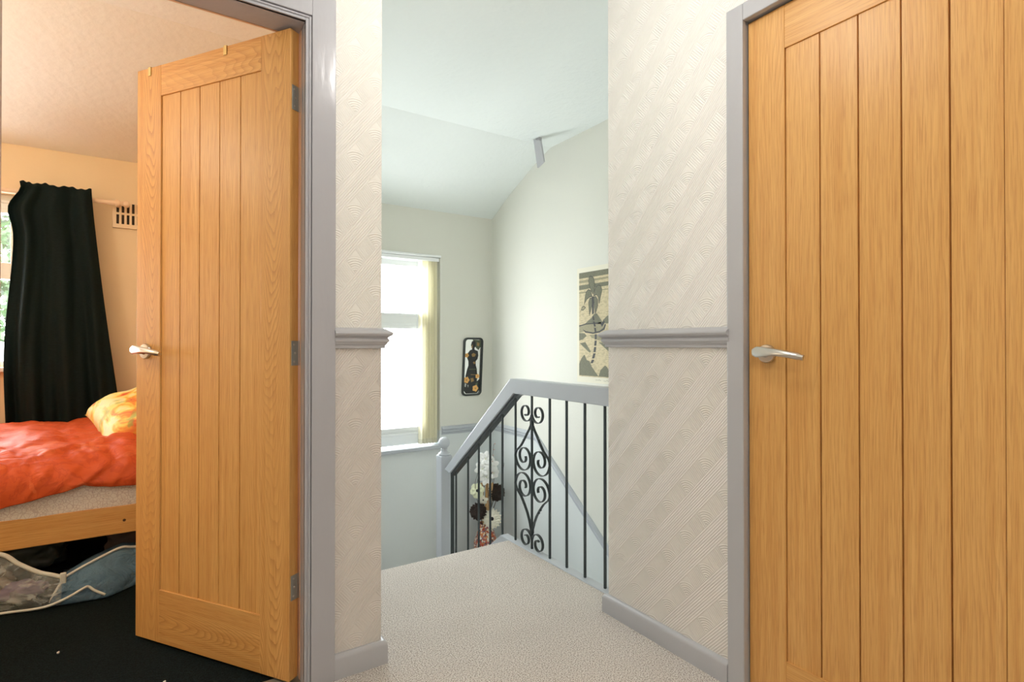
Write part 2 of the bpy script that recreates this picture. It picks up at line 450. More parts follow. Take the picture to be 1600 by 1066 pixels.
bm = BM(); loft_profile(bm, dado_prof(1.014), [(1.458, 1.005, -1, 0), (1.458, 1.54, -1, 1), (1.50, 1.54, 0, 1)])
struct(obj('trim_2', bm, M['grey_trim'], smooth_angle=30), 'grey moulded dado rail right of the stairs, running to the closed door', 'dado rail')
def bb_prof(h, t): return [(0, 0), (t, 0), (t, h - 0.014), (t * 0.85, h - 0.006), (t * 0.45, h), (0, h)]
bm = BM(); loft_profile(bm, bb_prof(0.073, 0.017), [(0.461, 1.70, 0, -1), (0.614, 1.70, 1, -1), (0.614, 2.36, 1, 0)])
struct(obj('baseboard_left', bm, M['grey_trim'], smooth_angle=40), 'grey skirting board at the foot of the pier', 'skirting board')
bm = BM(); loft_profile(bm, bb_prof(0.068, 0.018), [(1.458, 1.013, -1, 0), (1.458, 1.54, -1, 1), (1.50, 1.54, 0, 1)])
struct(obj('baseboard_right', bm, M['grey_trim'], smooth_angle=40), 'grey skirting board right of the stairs', 'skirting board')
# stairwell dado: level on window wall and corner, then sloping
bm = BM()
prof = [(o * 0.85, z - 0.033) for o, z in dado_prof(0)]
def dado_path(pts):
    rows = []
    for x, y, z, nx, ny in pts: rows.append([bm.verts.new((x + nx * o, y + ny * o, z + q)) for o, q in prof])
    n = len(prof)
    for a, b in zip(rows, rows[1:]):
        for j in range(n): bm.faces.new((a[j], a[(j + 1) % n], b[(j + 1) % n], b[j]))
    bm.faces.new(rows[0][::-1]); bm.faces.new(rows[-1])
dado_path([(1.895, WY, 0.345, 0, -1), (XR, WY, 0.345, -1, -1), (XR, 3.257, 0.345, -1, 0), (XR, 1.25, dado_z(1.25), -1, 0)])
struct(obj('trim_3', bm, M['grey_rail'], smooth_angle=30), 'blue-grey dado rail running round the stairwell corner and down the far wall', 'dado rail')

# door frame (left, open bedroom door)
FY = 1.700
bm = BM()
xi0, xi1 = -0.314, 0.375      # clear opening
zt = 1.992
# linings
box(bm, xi1, 0.393, 1.690, 1.80, 0, zt + 0.018); box(bm, xi0 - 0.018, xi0, 1.690, 1.80, 0, zt + 0.018)
box(bm, xi0, xi1, 1.690, 1.80, zt, zt + 0.018)
# moulded inner bead and flat architrave
for w0, w1, yy in ((0.0, 0.006, 1.6865), (0.010, 0.0165, 1.6865), (0.018, 0.088, 1.682)):
    box(bm, xi1 + w0, xi1 + w1, yy, 1.70, 0, zt + w1); box(bm, xi0 - w1, xi0 - w0, yy, 1.70, 0, zt + w1)
    box(bm, xi0 - w0, xi1 + w0, yy, 1.70, zt + w0, zt + w1)
fr = obj('trim_4', bm, M['grey_gloss'], bevel=0.0015); struct(fr, 'glossy grey door frame around the open bedroom door', 'door frame')
bm = BM(); box(bm, 0.3735, xi1, 1.745, 1.7995, 0, zt - 0.001); box(bm, xi0, xi1, 1.792, 1.7995, zt - 0.0015, zt)
struct(obj('trim_5', bm, mat('peach_lining', srgb(220, 176, 140), 0.5)), 'peach painted rebate behind the grey door frame', 'door frame')
# threshold strip between the carpets
bm = BM(); box(bm, xi0, xi1, 1.735, 1.795, -0.002, 0.002)
struct(obj('trim_6', bm, mat('threshold_bar', srgb(150, 145, 132), 0.4, 0.6)), 'metal threshold bar between black and beige carpet', 'threshold')

# door frame (right, closed door)
bm = BM()
yi1, yi0, zr = 0.961, 0.262, 1.982
box(bm, 1.450, 1.552, yi1, yi1 + 0.018, 0, zr + 0.018); box(bm, 1.450, 1.552, yi0 - 0.018, yi0, 0, zr + 0.018)
box(bm, 1.450, 1.552, yi0, yi1, zr, zr + 0.018)
box(bm, 1.441, 1.458, yi1 - 0.004, 1.012, 0, zr + 0.047); box(bm, 1.441, 1.458, yi0 - 0.051, yi0 + 0.004, 0, zr + 0.047)
box(bm, 1.441, 1.458, yi0 + 0.004, yi1 - 0.004, zr - 0.004, zr + 0.047)
struct(obj('trim_7', bm, M['grey_trim'], bevel=0.003), 'grey door frame around the closed oak door', 'door frame')

# ================================================================ DOORS
def door_leaf(name, w, h, th, st0, st1, top, bot, nb, rot, loc, label, stile_m='oak_figured'):
    """leaf local: x from 0 (handle edge) to w (hinge edge), front face at y=0 facing -y, z up.
    st0 = handle stile, st1 = hinge stile"""
    root = empty(name, loc, rot, label, 'door', kind='structure')
    rnd = random.Random(5 + len(name))
    def leafbox(nm, x0, x1, z0, z1, y0, y1, vertical, mt, parent, fig=1.0):
        bm = BM(); box(bm, x0, x1, y0, y1, z0, z1)
        uv = bm.loops.layers.uv.new('grain'); uv2 = bm.loops.layers.uv.new('local'); ou, ov = rnd.uniform(0, 9), rnd.uniform(0, 9)
        cx, cz, sg = (x0 + x1) / 2 + rnd.uniform(-.012, .012), (z0 + z1) / 2 + rnd.uniform(-.02, .02), (1 if vertical else -1)
        for f in bm.faces:
            for l in f.loops:
                c = l.vert.co
                l[uv].uv = ((c.x + c.y + ou, c.z + ov) if vertical else (c.z + c.y + ou, c.x + ov))
                l[uv2].uv = ((c.x + c.y - cx, c.z) if vertical else (c.z + c.y - cz, -c.x))
        return obj(nm, bm, mt, parent, bevel=0.0012, seg=2)
    leafbox('stile', 0, st0, 0, h, 0, th, True, M[stile_m], root)
    leafbox('stile', w - st1, w, 0, h, 0, th, True, M[stile_m], root)
    leafbox('rail', st0, w - st1, h - top, h, 0.0003, th - 0.0003, False, M[stile_m], root)
    leafbox('rail', st0, w - st1, 0, bot, 0.0003, th - 0.0003, False, M[stile_m], root)
    # boarded panel, V grooves between the boards, set back 5 mm
    bm = BM(); uv = bm.loops.layers.uv.new('grain'); uv2 = bm.loops.layers.uv.new('local')
    bw = (w - st0 - st1) / nb
    for side in (0, 1):
        y = 0.005 if side == 0 else th - 0.005; dy = 0.010 if side == 0 else -0.010
        for i in range(nb):
            x0, x1 = st0 + bw * i, st0 + bw * (i + 1); g = 0.0042
            ou, ov = rnd.uniform(0, 9), rnd.uniform(0, 9)
            strips = [(x0, y + dy, x0 + g * .35, y + dy), (x0 + g * .35, y + dy, x0 + g * .5, y), (x0 + g * .5, y, x1 - g * .5, y), (x1 - g * .5, y, x1 - g * .35, y + dy), (x1 - g * .35, y + dy, x1, y + dy)]
            for k, (a, ya, b, yb) in enumerate(strips):
                vs = [bm.verts.new(p) for p in ((a, ya, bot), (b, yb, bot), (b, yb, h - top), (a, ya, h - top))]
                f = bm.faces.new(vs if side == 0 else vs[::-1]); f.material_index = 0
                for l in f.loops: l[uv].uv = (l.vert.co.x + ou, l.vert.co.z + ov); l[uv2].uv = (l.vert.co.x + ou, l.vert.co.z)
    me = bpy.data.meshes.new('panel'); bm.to_mesh(me); bm.free()
    p = bpy.data.objects.new('panel', me); COL.objects.link(p); me.materials.append(M['oak_plain']); p.parent = root
    return root

def lever_handle(parent, x, z, side, out=-1):
    """round rose and a twisted curved lever; out = -1 front"""
    h = BM()
    lathe(h, [(0.0001, 0), (0.0265, 0), (0.0265, 0.006), (0.0245, 0.0095), (0.012, 0.0105), (0.0095, 0.013), (0.0095, 0.034), (0.0001, 0.034)], (x, 0, z), 28, axis=Vector((0, out, 0)))
    rose = obj('door_handle', h, M['nickel'], parent, smooth_angle=40)
    bm = BM()
    # lever: starts as a broad paddle over the spindle, narrows, then turns into a flattened end
    L = 0.125
    path, sec = [], []
    N = 22
    for i in range(N + 1):
        t = i / N
        px = x + side * (-0.020 + t * (L + 0.020))
        pz = z + 0.004 + 0.004 * math.sin(t * PI * 0.9) - 0.014 * t * t
        py = out * (0.040 + 0.010 * math.sin(t * PI))
        path.append(Vector((px, py, pz)))
        hh = 0.0125 * (1 - t) ** 1.1 + 0.0045 + 0.0045 * max(0, t - 0.45) / 0.55   # half height
        if t < 0.08: hh *= (0.55 + 0.45 * t / 0.08)
        dd = 0.0038 + 0.006 * max(0, t - 0.35) / 0.65
        if t > 0.95: hh *= 0.75; dd *= 0.8
        sec.append((hh, dd, 0.9 * t))
    def ring(i):
        hh, dd, tw = sec[i]; out_ = []
        for j in range(14):
            a = 2 * PI * j / 14; ca, sa = math.cos(a), math.sin(a)
            ca = math.copysign(abs(ca) ** 0.8, ca); sa = math.copysign(abs(sa) ** 0.8, sa)
            p, q = ca * hh, sa * dd
            tt = tw * side * out
            out_.append((p * math.cos(tt) - q * math.sin(tt), p * math.sin(tt) + q * math.cos(tt)))
        return out_
    sweep(bm, path, ring)
    obj('lever', bm, M['nickel'], rose, smooth_angle=50)
    return rose

# open bedroom door: free edge at (-.051, 2.314), hinge edge at (.342, 1.739)
dvec = Vector((0.342 + 0.051, 1.739 - 2.314))
ang = math.atan2(dvec.y, dvec.x)
d1 = door_leaf('door_1', 0.6965, 1.976, 0.035, 0.120, 0.118, 0.106, 0.179, 5, ang, (-0.051, 2.314, 0.008),
               'oak boarded bedroom door standing open with brass hooks over its top')
lever_handle(d1, 0.052, 0.993, 1)
for zc in (0.278, 0.990, 1.770):
    bm = BM()
    box(bm, 0.6960, 0.6985, 0.006, 0.0335, zc - 0.0375, zc + 0.0375)
    hg = obj('hinge', bm, M['steel'], d1, bevel=0.0005)
    bm = BM()
    tube(bm, [(0.7020, 0.0375, zc - 0.038), (0.7020, 0.0375, zc + 0.038)], 0.0042, 10, Vector((1, 0, 0)))
    for q in (-0.014, 0, 0.014): lathe(bm, [(0.0001, 0), (0.0046, 0), (0.0046, 0.002), (0.0001, 0.002)], (0.7020, 0.0375, zc + q), 10)
    obj('knuckle', bm, M['steel'], hg, smooth_angle=40)
    for q in (-0.026, 0, 0.026):
        bm = BM(); lathe(bm, [(0.0001, 0), (0.0036, 0), (0.0030, 0.0010), (0.0001, 0.0012)], (0.6985, 0.016 if q else 0.020, zc + q), 10, axis=Vector((1, 0, 0)))
        obj('screw', bm, M['nickel'], hg, smooth_angle=40)
# closed oak door (right wall)
d2 = door_leaf('door_2', 0.690, 1.970, 0.040, 0.110, 0.110, 0.122, 0.137, 5, R(-90), (1.470, 0.957, 0.006),
               'closed oak boarded door in the grey frame on the right', 'oak_plain')
lever_handle(d2, 0.057, 0.992, 1)
# strike marks on frame
bxo('latch', 0.0, 0.0, 0, 0, 0, 0, M['darkslot']) if False else None

# brass hooks over the top of the open door
hookm = M['brass']
DZ = 0.008 + 1.976
def over_hook(u, label):
    e = empty('over_door_hook', (-0.051 + dvec.normalized().x * u, 2.314 + dvec.normalized().y * u, DZ), ang, label, 'hook', 'brass hooks over the bedroom door')
    bm = BM()
    w = 0.007
    box(bm, -w, w, -0.0022, -0.0006, -0.028, 0.0022)
    box(bm, -w, w, -0.0006, 0.0366, 0.0004, 0.0022)
    box(bm, -w, w, 0.0352, 0.0370, -0.05, 0.0004)
    obj('bracket', bm, hookm, e, bevel=0.0004)
    bm = BM()
    pth = [(0, 0.038, -0.048)] + [(0, 0.052 + 0.014 * math.sin(a) - 0.014 * 0, -0.052 - 0.014 * math.cos(a) + 0.004) for a in [R(x) for x in range(-90, 100, 20)]]
    tube(bm, pth, 0.0022, 8, Vector((1, 0, 0)))
    obj('hook', bm, hookm, e, smooth_angle=50)
over_hook(0.064, 'small brass hook over the open door top nearest its handle edge')
over_hook(0.425, 'small brass hook over the open door top nearer the hinges')

# ================================================================ STAIRWELL WINDOW
W1 = empty('window_1', ((wx0 + wx1) / 2, WY + 0.07, wz0), 0, 'white framed stairwell window with bright daylight behind', 'window', kind='structure')
def frame_part(name, x0, x1, y0, y1, z0, z1, m, par, bevel=0.003):
    o = bxo(name, x0, x1, y0, y1, z0, z1, m, None, bevel); o.parent = par
    o.matrix_parent_inverse = Matrix.Translation(par.location).inverted(); return o
fy0, fy1 = WY + 0.05, WY + 0.11
bm = BM()
box(bm, wx0, wx1, fy0, fy1, wz1 - 0.085, wz1); box(bm, wx0, wx1, fy0, fy1, wz0 + 0.02, wz0 + 0.125)
box(bm, wx0, wx0 + 0.06, fy0, fy1, wz0 + 0.125, wz1 - 0.085); box(bm, wx1 - 0.125, wx1, fy0, fy1, wz0 + 0.125, wz1 - 0.085)
box(bm, wx0 + 0.06, wx1 - 0.125, fy0, fy1, 1.165, 1.265)
box(bm, wx0 + 0.06, wx1 - 0.125, fy0 - 0.012, fy0, 1.245, 1.262); box(bm, wx0 + 0.06, wx1 - 0.125, fy0 - 0.010, fy0, 1.165, 1.19)
box(bm, wx0 + 0.06, wx1 - 0.125, fy0 - 0.012, fy0, wz0 + 0.095, wz0 + 0.112); box(bm, wx0, wx1 - 0.04, fy0 - 0.014, fy0, wz1 - 0.045, wz1 - 0.030)
o = obj('window_frame', bm, M['upvc'], bevel=0.003); o.parent = W1; o.matrix_parent_inverse = Matrix.Translation(W1.location).inverted()
# casement sash of the lower light with its gasket
bm = BM()
sx0, sx1, sz0, sz1 = wx0 + 0.06, wx1 - 0.125, wz0 + 0.125, 1.165
box(bm, sx0, sx1, fy0 - 0.008, fy0 + 0.04, sz1 - 0.02, sz1); box(bm, sx0, sx1, fy0 - 0.008, fy0 + 0.04, sz0, sz0 + 0.03)
box(bm, sx0, sx0 + 0.03, fy0 - 0.008, fy0 + 0.04, sz0 + 0.03, sz1 - 0.02); box(bm, sx1 - 0.03, sx1, fy0 - 0.008, fy0 + 0.04, sz0 + 0.03, sz1 - 0.02)
o = obj('sash', bm, M['upvc'], bevel=0.002); o.parent = W1; o.matrix_parent_inverse = Matrix.Translation(W1.location).inverted()
frame_part('gasket', sx1 - 0.037, sx1 - 0.030, fy0, fy0 + 0.02, sz0 + 0.03, sz1 - 0.02, M['gasket'], W1, 0)
for (z0, z1) in ((sz0, sz1), (1.265, wz1 - 0.085)):
    frame_part('pane', sx0 + 0.01, sx1 - 0.01, fy0 + 0.025, fy0 + 0.029, z0 + 0.005, z1 - 0.005, M['glass'], W1, 0)
# white window board
frame_part('window_sill', wx0 - 0.02, wx1 + 0.012, WY - 0.035, fy0 + 0.03, wz0 - 0.022, wz0 + 0.006, M['grey_rail'], W1, 0.005)
# slim ledge lip along the top of the reveal
frame_part('window_trim', wx0 - 0.01, wx1 + 0.004, WY - 0.012, WY + 0.02, wz1 - 0.006, wz1 + 0.012, M['upvc'], W1, 0.003)

# vertical blind gathered to the right
louv = mat('cream_louvre_fabric', srgb(250, 247, 230), 0.8); t = NT(louv)
louv.node_tree.nodes['Principled BSDF'].inputs['Transmission Weight'].default_value = 0.0
tl = t.n('ShaderNodeBsdfTranslucent'); tl.inputs[0].default_value = (*srgb(255, 252, 236), 1)
ms = t.n('ShaderNodeMixShader'); ms.inputs[0].default_value = 0.45
out = [n for n in t.t.nodes if n.type == 'OUTPUT_MATERIAL'][0]
t.l(t.b.outputs[0], ms.inputs[1]); t.l(tl.outputs[0], ms.inputs[2]); t.l(ms.outputs[0], out.inputs[0])
vb = empty('vertical_blind', (1.79, WY + 0.02, wz0 + 0.01), 0, 'cream vertical blind drawn to the right side of the stair window', 'blind')
PI_ = Matrix.Translation(vb.location).inverted()
def child(o, par): o.parent = par; o.matrix_parent_inverse = Matrix.Translation(par.location).inverted(); return o
child(bxo('headrail', wx0 + 0.01, wx1 - 0.006, WY + 0.004, WY + 0.040, wz1 - 0.036, wz1 - 0.008, M['upvc'], None, 0.003), vb)
for i in range(6):
    bm = BM(); x = 1.725 + i * 0.0245; tilt = R(68 - 12 * (i % 2))
    hw = 0.042
    pth = []
    for k in range(7):
        s_ = -hw + 2 * hw * k / 6; bulge = 0.004 * (1 - (s_ / hw) ** 2)
        pth.append((x + s_ * math.cos(tilt) * 0.55 + bulge, WY + 0.022 - s_ * math.sin(tilt) * 0.45))
    z0_, z1_ = wz0 + 0.022, wz1 - 0.037
    pts2 = pth + [(a + 0.0008, b + 0.0004) for a, b in pth[::-1]]
    prism(bm, pts2, z0_, z1_, lambda p, t_: (p[0], p[1], t_))
    child(obj('louvre', bm, louv), vb)
    bm = BM(); prism(bm, [(a - 0.001, b - 0.001) for a, b in pth] + [(a + 0.002, b + 0.002) for a, b in pth[::-1]], z0_ - 0.004, z0_ + 0.036, lambda p, t_: (p[0], p[1], t_))
    child(obj('weight', bm, mat('louvre_weight', srgb(228, 225, 205), 0.6)), vb)
bm = BM(); tube(bm, [(1.690, WY + 0.012, wz1 - 0.03), (1.691, WY + 0.010, 1.2), (1.690, WY + 0.012, 0.55)], 0.0016, 6, Vector((1, 0, 0)))
tube(bm, [(1.700, WY + 0.016, wz1 - 0.03), (1.701, WY + 0.016, 1.2), (1.690, WY + 0.012, 0.55)], 0.0012, 6, Vector((1, 0, 0)))
child(obj('cord', bm, mat('blind_cord', srgb(200, 205, 210), 0.6)), vb)

# ================================================================ BALUSTRADE
BX0, BX1, BXC = 1.556, 1.606, 1.578
# string / curb board under the balusters
KY, SL = 2.470, 0.79
bm = BM()
prism(bm, [(1.54, 0.004), (KY, 0.004), (3.13, 0.004 - (3.13 - KY) * SL), (3.13, -0.30 - (3.13 - KY) * SL), (KY, -0.235), (1.54, -0.235)], 1.551, 1.600, lambda p, t: (t, p[0], p[1]))
struct(obj('trim_8', bm, M['grey_rail'], bevel=0.004), 'grey painted string board under the iron balusters', 'stair string')
bal = empty('balustrade', (BXC, 2.2, 0.004), 0, 'grey railed stair balustrade with black iron bars and a scrollwork panel', 'balustrade')
# handrail: level then sloping
RT, RB = 0.845, 0.769
yk, ye = 2.384, 3.100
rs = 0.845
def rail_pts():
    m_ = 0.81
    dz = (ye - yk) * m_
    return [(1.545, RT), (yk, RT), (3.150, RT - (3.150 - yk) * m_), (3.080, RB + 0.012 - (3.080 - yk) * m_ - 0.005), (2.352, RB), (1.545, RB)]
bm = BM(); prism(bm, rail_pts(), BX0, BX1 + 0.006, lambda p, t: (t, p[0], p[1]))
child(obj('handrail', bm, M['grey_rail'], bevel=0.004), bal)
# dark iron top bar under the sloping rail and its end upright
bm = BM()
m_ = 0.81
def rb(y): return RB - max(0, (y - 2.352)) * (RB + 0.012 - (3.080 - yk) * m_ - 0.005 - RB) / -(3.080 - 2.352)
def rbz(y):
    if y <= 2.352: return RB
    return RB + (y - 2.352) * ((RB + 0.007 - (3.080 - yk) * m_) - RB) / (3.080 - 2.352)
prism(bm, [(2.30, RB), (2.352, RB), (3.078, rbz(3.078)), (3.078, rbz(3.078) - 0.022), (2.338, RB - 0.012), (2.30, RB - 0.002)], 1.566, 1.604, lambda p, t: (t, p[0], p[1]))
child(obj('top_bar', bm, M['iron'], bevel=0.001), bal)
def bar(y, z0=None, z1=None, r=0.0050):
    z0 = z0 if z0 is not None else (0.004 if y < KY else 0.004 - (y - KY) * SL)
    z1 = z1 if z1 is not None else rbz(y) - (0.0 if y < 2.30 else 0.004)
    bm = BM(); box(bm, BXC - r, BXC + r, y - r, y + r, z0, z1)
    return child(obj('baluster', bm, M['iron'], bevel=0.0015), bal)
for y in (1.688, 1.815, 1.941, 2.068, 2.215, 2.362, 2.490, 2.618, 2.746, 2.875): bar(y)
bar(3.030)
bm = BM(); box(bm, 1.566, 1.588, 3.074, 3.082, 0.004 - (3.065 - KY) * SL, rbz(3.065) - 0.005)
child(obj('end_bar', bm, M['iron'], bevel=0.001), bal)
# scroll work
YC, ZS, HW = 2.215, 0.376, 0.147
def ribbon(pts, wx=0.0068, wt=0.0021):
    """pts in (a, z): a = offset along +image-left (=+y) from centre"""
    path = [Vector((BXC, YC + a, ZS + z)) for a, z in pts]
    bm = BM(); sweep(bm, path, lambda i: [(wx, wt), (-wx, wt), (-wx, -wt), (wx, -wt)], Vector((1, 0, 0)))
    return bm
def spiral(cx, cz, r0, r1, a0, a1, n=34):
    return [(cx + (r0 + (r1 - r0) * (i / n)) * math.cos(a0 + (a1 - a0) * i / n), cz + (r0 + (r1 - r0) * (i / n)) * math.sin(a0 + (a1 - a0) * i / n)) for i in range(n + 1)]
for sy in (1, -1):
    for sz in (1, -1):
        # upper-quadrant ribbon: small volute -> centre join -> leg -> large inner scroll
        vo_ = 0.306 if sz > 0 else 0.334
        small = spiral(0.052, vo_, 0.015, 0.052, R(300), R(-170) , 40)[::1]
        small = [(a, z) for a, z in small]
        # small spiral ends near the centre bar heading down
        big = spiral(0.0705, 0.0745, 0.0765, 0.016, R(0), R(-560), 60)
        leg = [(0.008, vo_ - 0.062), (0.040, 0.200), (0.095, 0.130), (0.137, 0.098)]
        mid = []
        pts = small + leg + big
        # smooth the joins
        P3 = [Vector((a, z, 0)) for a, z in pts]
        sm = spline([(p.x, p.y, 0) for p in P3], 2)
        q = [(sy * p.x, sz * p.y) for p in sm]
        # heights: the lower volutes and upper volutes
        o = obj('scroll', ribbon(q), M['iron']); child(o, bal)
        # twist knots on the leg
        bm = BM()
        for (a, z) in ((0.058, 0.178), (0.072, 0.160)):
            c = Vector((BXC, YC + sy * a, ZS + sz * z))
            lathe(bm, [(0.0001, -0.009), (0.004, -0.007), (0.0072, 0), (0.004, 0.007), (0.0001, 0.009)], c, 8, axis=Vector((0, sy * 0.6, -sz * 0.8)))
        child(obj('knot', bm, M['iron'], smooth_angle=60), bal)
for zc in (0.262, -0.285):
    bm = BM(); box(bm, BXC - 0.008, BXC + 0.008, YC - 0.009, YC + 0.009, ZS + zc - 0.010, ZS + zc + 0.010)
    child(obj('collar', bm, M['iron'], bevel=0.002), bal)

# newel post
nw = empty('newel_post', (1.580, 3.165, -0.712), 0, 'grey newel post with a ball finial at the foot of the sloping handrail', 'newel post')
bm = BM()
nx, ny, hw = 1.580, 3.165 + 0.036, 0.040
box(bm, nx - hw, nx + hw, ny - hw, ny + hw, -0.712, 0.305)
child(obj('post', bm, M['grey_rail'], bevel=0.006), nw)
bm = BM()
lathe(bm, [(0.036, 0), (0.040, 0.004), (0.038, 0.012), (0.026, 0.020), (0.020, 0.032), (0.022, 0.038), (0.018, 0.044)], (nx, ny, 0.305), 28)
child(obj('collar', bm, M['grey_rail'], smooth_angle=50), nw)
bm = BM()
pr = [(0.0375 * math.sin(a), -0.0375 * math.cos(a)) for a in [PI * k / 16 for k in range(17)]]
lathe(bm, pr, (nx, ny, 0.385), 28)
child(obj('finial', bm, M['grey_rail'], smooth=True), nw)

# ================================================================ THINGS ON THE STAIRWELL WALLS
# oval-cornered wall mirror
mirror = empty('wall_mirror', (2.172, WY, 0.84), 0, 'narrow black framed mirror painted with a dark figure and orange flowers', 'mirror')
def rrect(hw, hh, r, n=7):
    pts = []
    for cx, cz, a0 in ((hw - r, hh - r, 0), (-hw + r, hh - r, 90), (-hw + r, -hh + r, 180), (hw - r, -hh + r, 270)):
        for k in range(n + 1):
            a = R(a0 + 90 * k / n); pts.append((cx + r * math.cos(a), cz + r * math.sin(a)))
    return pts
tilt = 0.010
def mir(p, y): return (2.171 + p[0] + tilt * p[1] / 0.23, WY - y, 0.843 + p[1])
bm = BM()
outer, inner = rrect(0.0905, 0.236, 0.034), rrect(0.0745, 0.221, 0.024)
n = len(outer)
for ya, yb in ((0.0, 0.016),):
    A = [bm.verts.new(mir(p, ya)) for p in outer]; B = [bm.verts.new(mir(p, yb)) for p in outer]
    C_ = [bm.verts.new(mir(p, yb)) for p in inner]; D_ = [bm.verts.new(mir(p, 0.004)) for p in inner]
    for i in range(n):
        j = (i + 1) % n
        for a, b in ((A, B), (B, C_), (C_, D_)): bm.faces.new((a[i], a[j], b[j], b[i]))
    bm.faces.new(A)
child(obj('frame', bm, mat('black_green_lacquer', srgb(42, 48, 48), 0.3), bevel=0.0015), mirror)
MC = [mat('mirror_glass', srgb(232, 234, 232), 0.04, 1.0), mat('painted_dark_robe', srgb(34, 36, 36), 0.45), mat('painted_green', srgb(78, 88, 66), 0.5),
      mat('painted_orange_flower', srgb(226, 172, 98), 0.5), mat('painted_gold', srgb(150, 120, 70), 0.5), mat('painted_grey', srgb(190, 192, 190), 0.5)]
bm = BM()
def shape(pts, y, mi):
    vs = [bm.verts.new(mir(p, y)) for p in pts]; f = bm.faces.new(vs); f.material_index = mi
shape(inner, 0.0045, 0)
shape([(-0.005, 0.221), (0.070, 0.215), (0.073, 0.165), (0.052, 0.135), (0.030, 0.150), (0.010, 0.175)], 0.0052, 2)
shape([(0.035, 0.20), (0.060, 0.190), (0.055, 0.165), (0.036, 0.172)], 0.0058, 4)
# figure: hair and head, shoulders, waist, robe
shape([(-0.012, 0.205), (0.008, 0.212), (0.022, 0.198), (0.024, 0.170), (0.014, 0.150), (0.016, 0.138), (0.046, 0.126), (0.052, 0.090), (0.045, 0.060), (0.030, 0.045), (0.032, 0.010), (0.042, -0.02),
       (0.050, -0.075), (0.046, -0.13), (0.0, -0.15), (-0.05, -0.13), (-0.060, -0.075), (-0.046, -0.02), (-0.036, 0.010), (-0.038, 0.045), (-0.050, 0.07), (-0.046, 0.110), (-0.026, 0.134), (-0.008, 0.140), (-0.008, 0.15), (-0.020, 0.175)], 0.0056, 1)
shape([(-0.012, 0.178), (-0.004, 0.178), (-0.004, 0.152), (-0.014, 0.150)], 0.0062, 4)
shape([(-0.012, 0.100), (0.006, 0.112), (0.028, 0.100), (0.020, 0.082), (-0.004, 0.080)], 0.0062, 4)
shape([(0.002, 0.035), (0.018, 0.042), (0.030, 0.028), (0.016, 0.018)], 0.0062, 4)
shape([(-0.030, -0.018), (0.044, -0.018), (0.045, -0.026), (-0.030, -0.026)], 0.0062, 2)
shape([(-0.012, -0.062), (0.040, -0.066), (0.040, -0.070), (-0.012, -0.068)], 0.0062, 4)
shape([(-0.014, -0.095), (0.012, -0.092), (0.020, -0.118), (-0.006, -0.128)], 0.0062, 4)
shape([(-0.070, -0.100), (-0.045, -0.115), (-0.02, -0.135), (0.02, -0.128), (0.05, -0.120), (0.072, -0.105), (0.073, -0.19), (0.05, -0.218), (-0.05, -0.218), (-0.073, -0.19)], 0.0066, 1)
shape([(-0.065, -0.13), (-0.050, -0.14), (-0.056, -0.165), (-0.066, -0.16)], 0.0072, 5); shape([(-0.04, -0.145), (-0.030, -0.150), (-0.034, -0.172)], 0.0072, 5); shape([(0.03, -0.14), (0.055, -0.13), (0.05, -0.16)], 0.0072, 2)
for (cx, cz, rr) in ((-0.056, 0.092, 0.017), (-0.050, -0.108, 0.025), (0.050, -0.080, 0.018), (0.034, -0.178, 0.026)):
    shape([(cx + rr * (1 + 0.12 * math.cos(5 * a)) * math.cos(a), cz + rr * (1 + 0.12 * math.cos(5 * a)) * math.sin(a)) for a in [2 * PI * k / 24 for k in range(24)]], 0.0076, 3)
    shape([(cx + rr * 0.25 * math.cos(a), cz + rr * 0.25 * math.sin(a)) for a in [2 * PI * k / 10 for k in range(10)]], 0.0080, 4)
child(obj('mirror_panel', bm, MC), mirror)

# print on the far wall (paper sheet with a palm-tree print)
pic = empty('wall_picture', (XR, 2.60, 1.13), 0, 'tall cream paper print of a palm tree on the far stair wall', 'picture')
PY0, PZ0 = 2.790, 1.528      # upper left corner of the sheet (image left = larger y)
PW, PH = 0.385, 0.752
def pp(u, v, off): return (XR - off, PY0 - u * PW, PZ0 - v * PH)
PC = [mat('print_paper', srgb(226, 222, 204), 0.7), mat('print_tan', srgb(206, 192, 156), 0.7), mat('print_dark', srgb(52, 54, 52), 0.6), mat('print_olive', srgb(116, 116, 96), 0.7), mat('print_mid', srgb(156, 150, 122), 0.7)]
for m_i, sc_ in ((PC[1], 40), (PC[3], 90), (PC[4], 70)):
    t = NT(m_i); base = tuple(m_i.node_tree.nodes['Principled BSDF'].inputs['Base Color'].default_value[:3])
    k = t.noise(t.mapping(t.coord(), scale=(1, 1, 3)), sc_, 3)
    t.color(t.mix(t.ramp(k, [(0.45, (0, 0, 0)), (0.62, (0.55, 0.55, 0.55))]), base, tuple(c * 0.6 for c in base)))
bm = BM()
box(bm, XR - 0.0015, XR, PY0 - PW, PY0, PZ0 - PH, PZ0)
child(obj('paper', bm, PC[0]), pic)
bm = BM()
iu0, iu1, iv0, iv1 = 0.055, 0.945, 0.042, 0.950
def ps(pts, off, mi):
    vs = [bm.verts.new(pp(iu0 + (iu1 - iu0) * a, iv0 + (iv1 - iv0) * b, off)) for a, b in pts]
    bm.faces.new(vs).material_index = mi
ps([(0, 0), (1, 0), (1, 1), (0, 1)], 0.0019, 1)
# sky bands
for b0, b1, b2, b3, mi in ((0, 0, 0.055, 0.05, 3), (0.075, 0.07, 0.10, 0.085, 4), (0.12, 0.115, 0.165, 0.15, 3), (0.185, 0.18, 0.20, 0.188, 4)):
    ps([(0, b0), (1, b1), (1, b3), (0, b2)], 0.0022, mi)
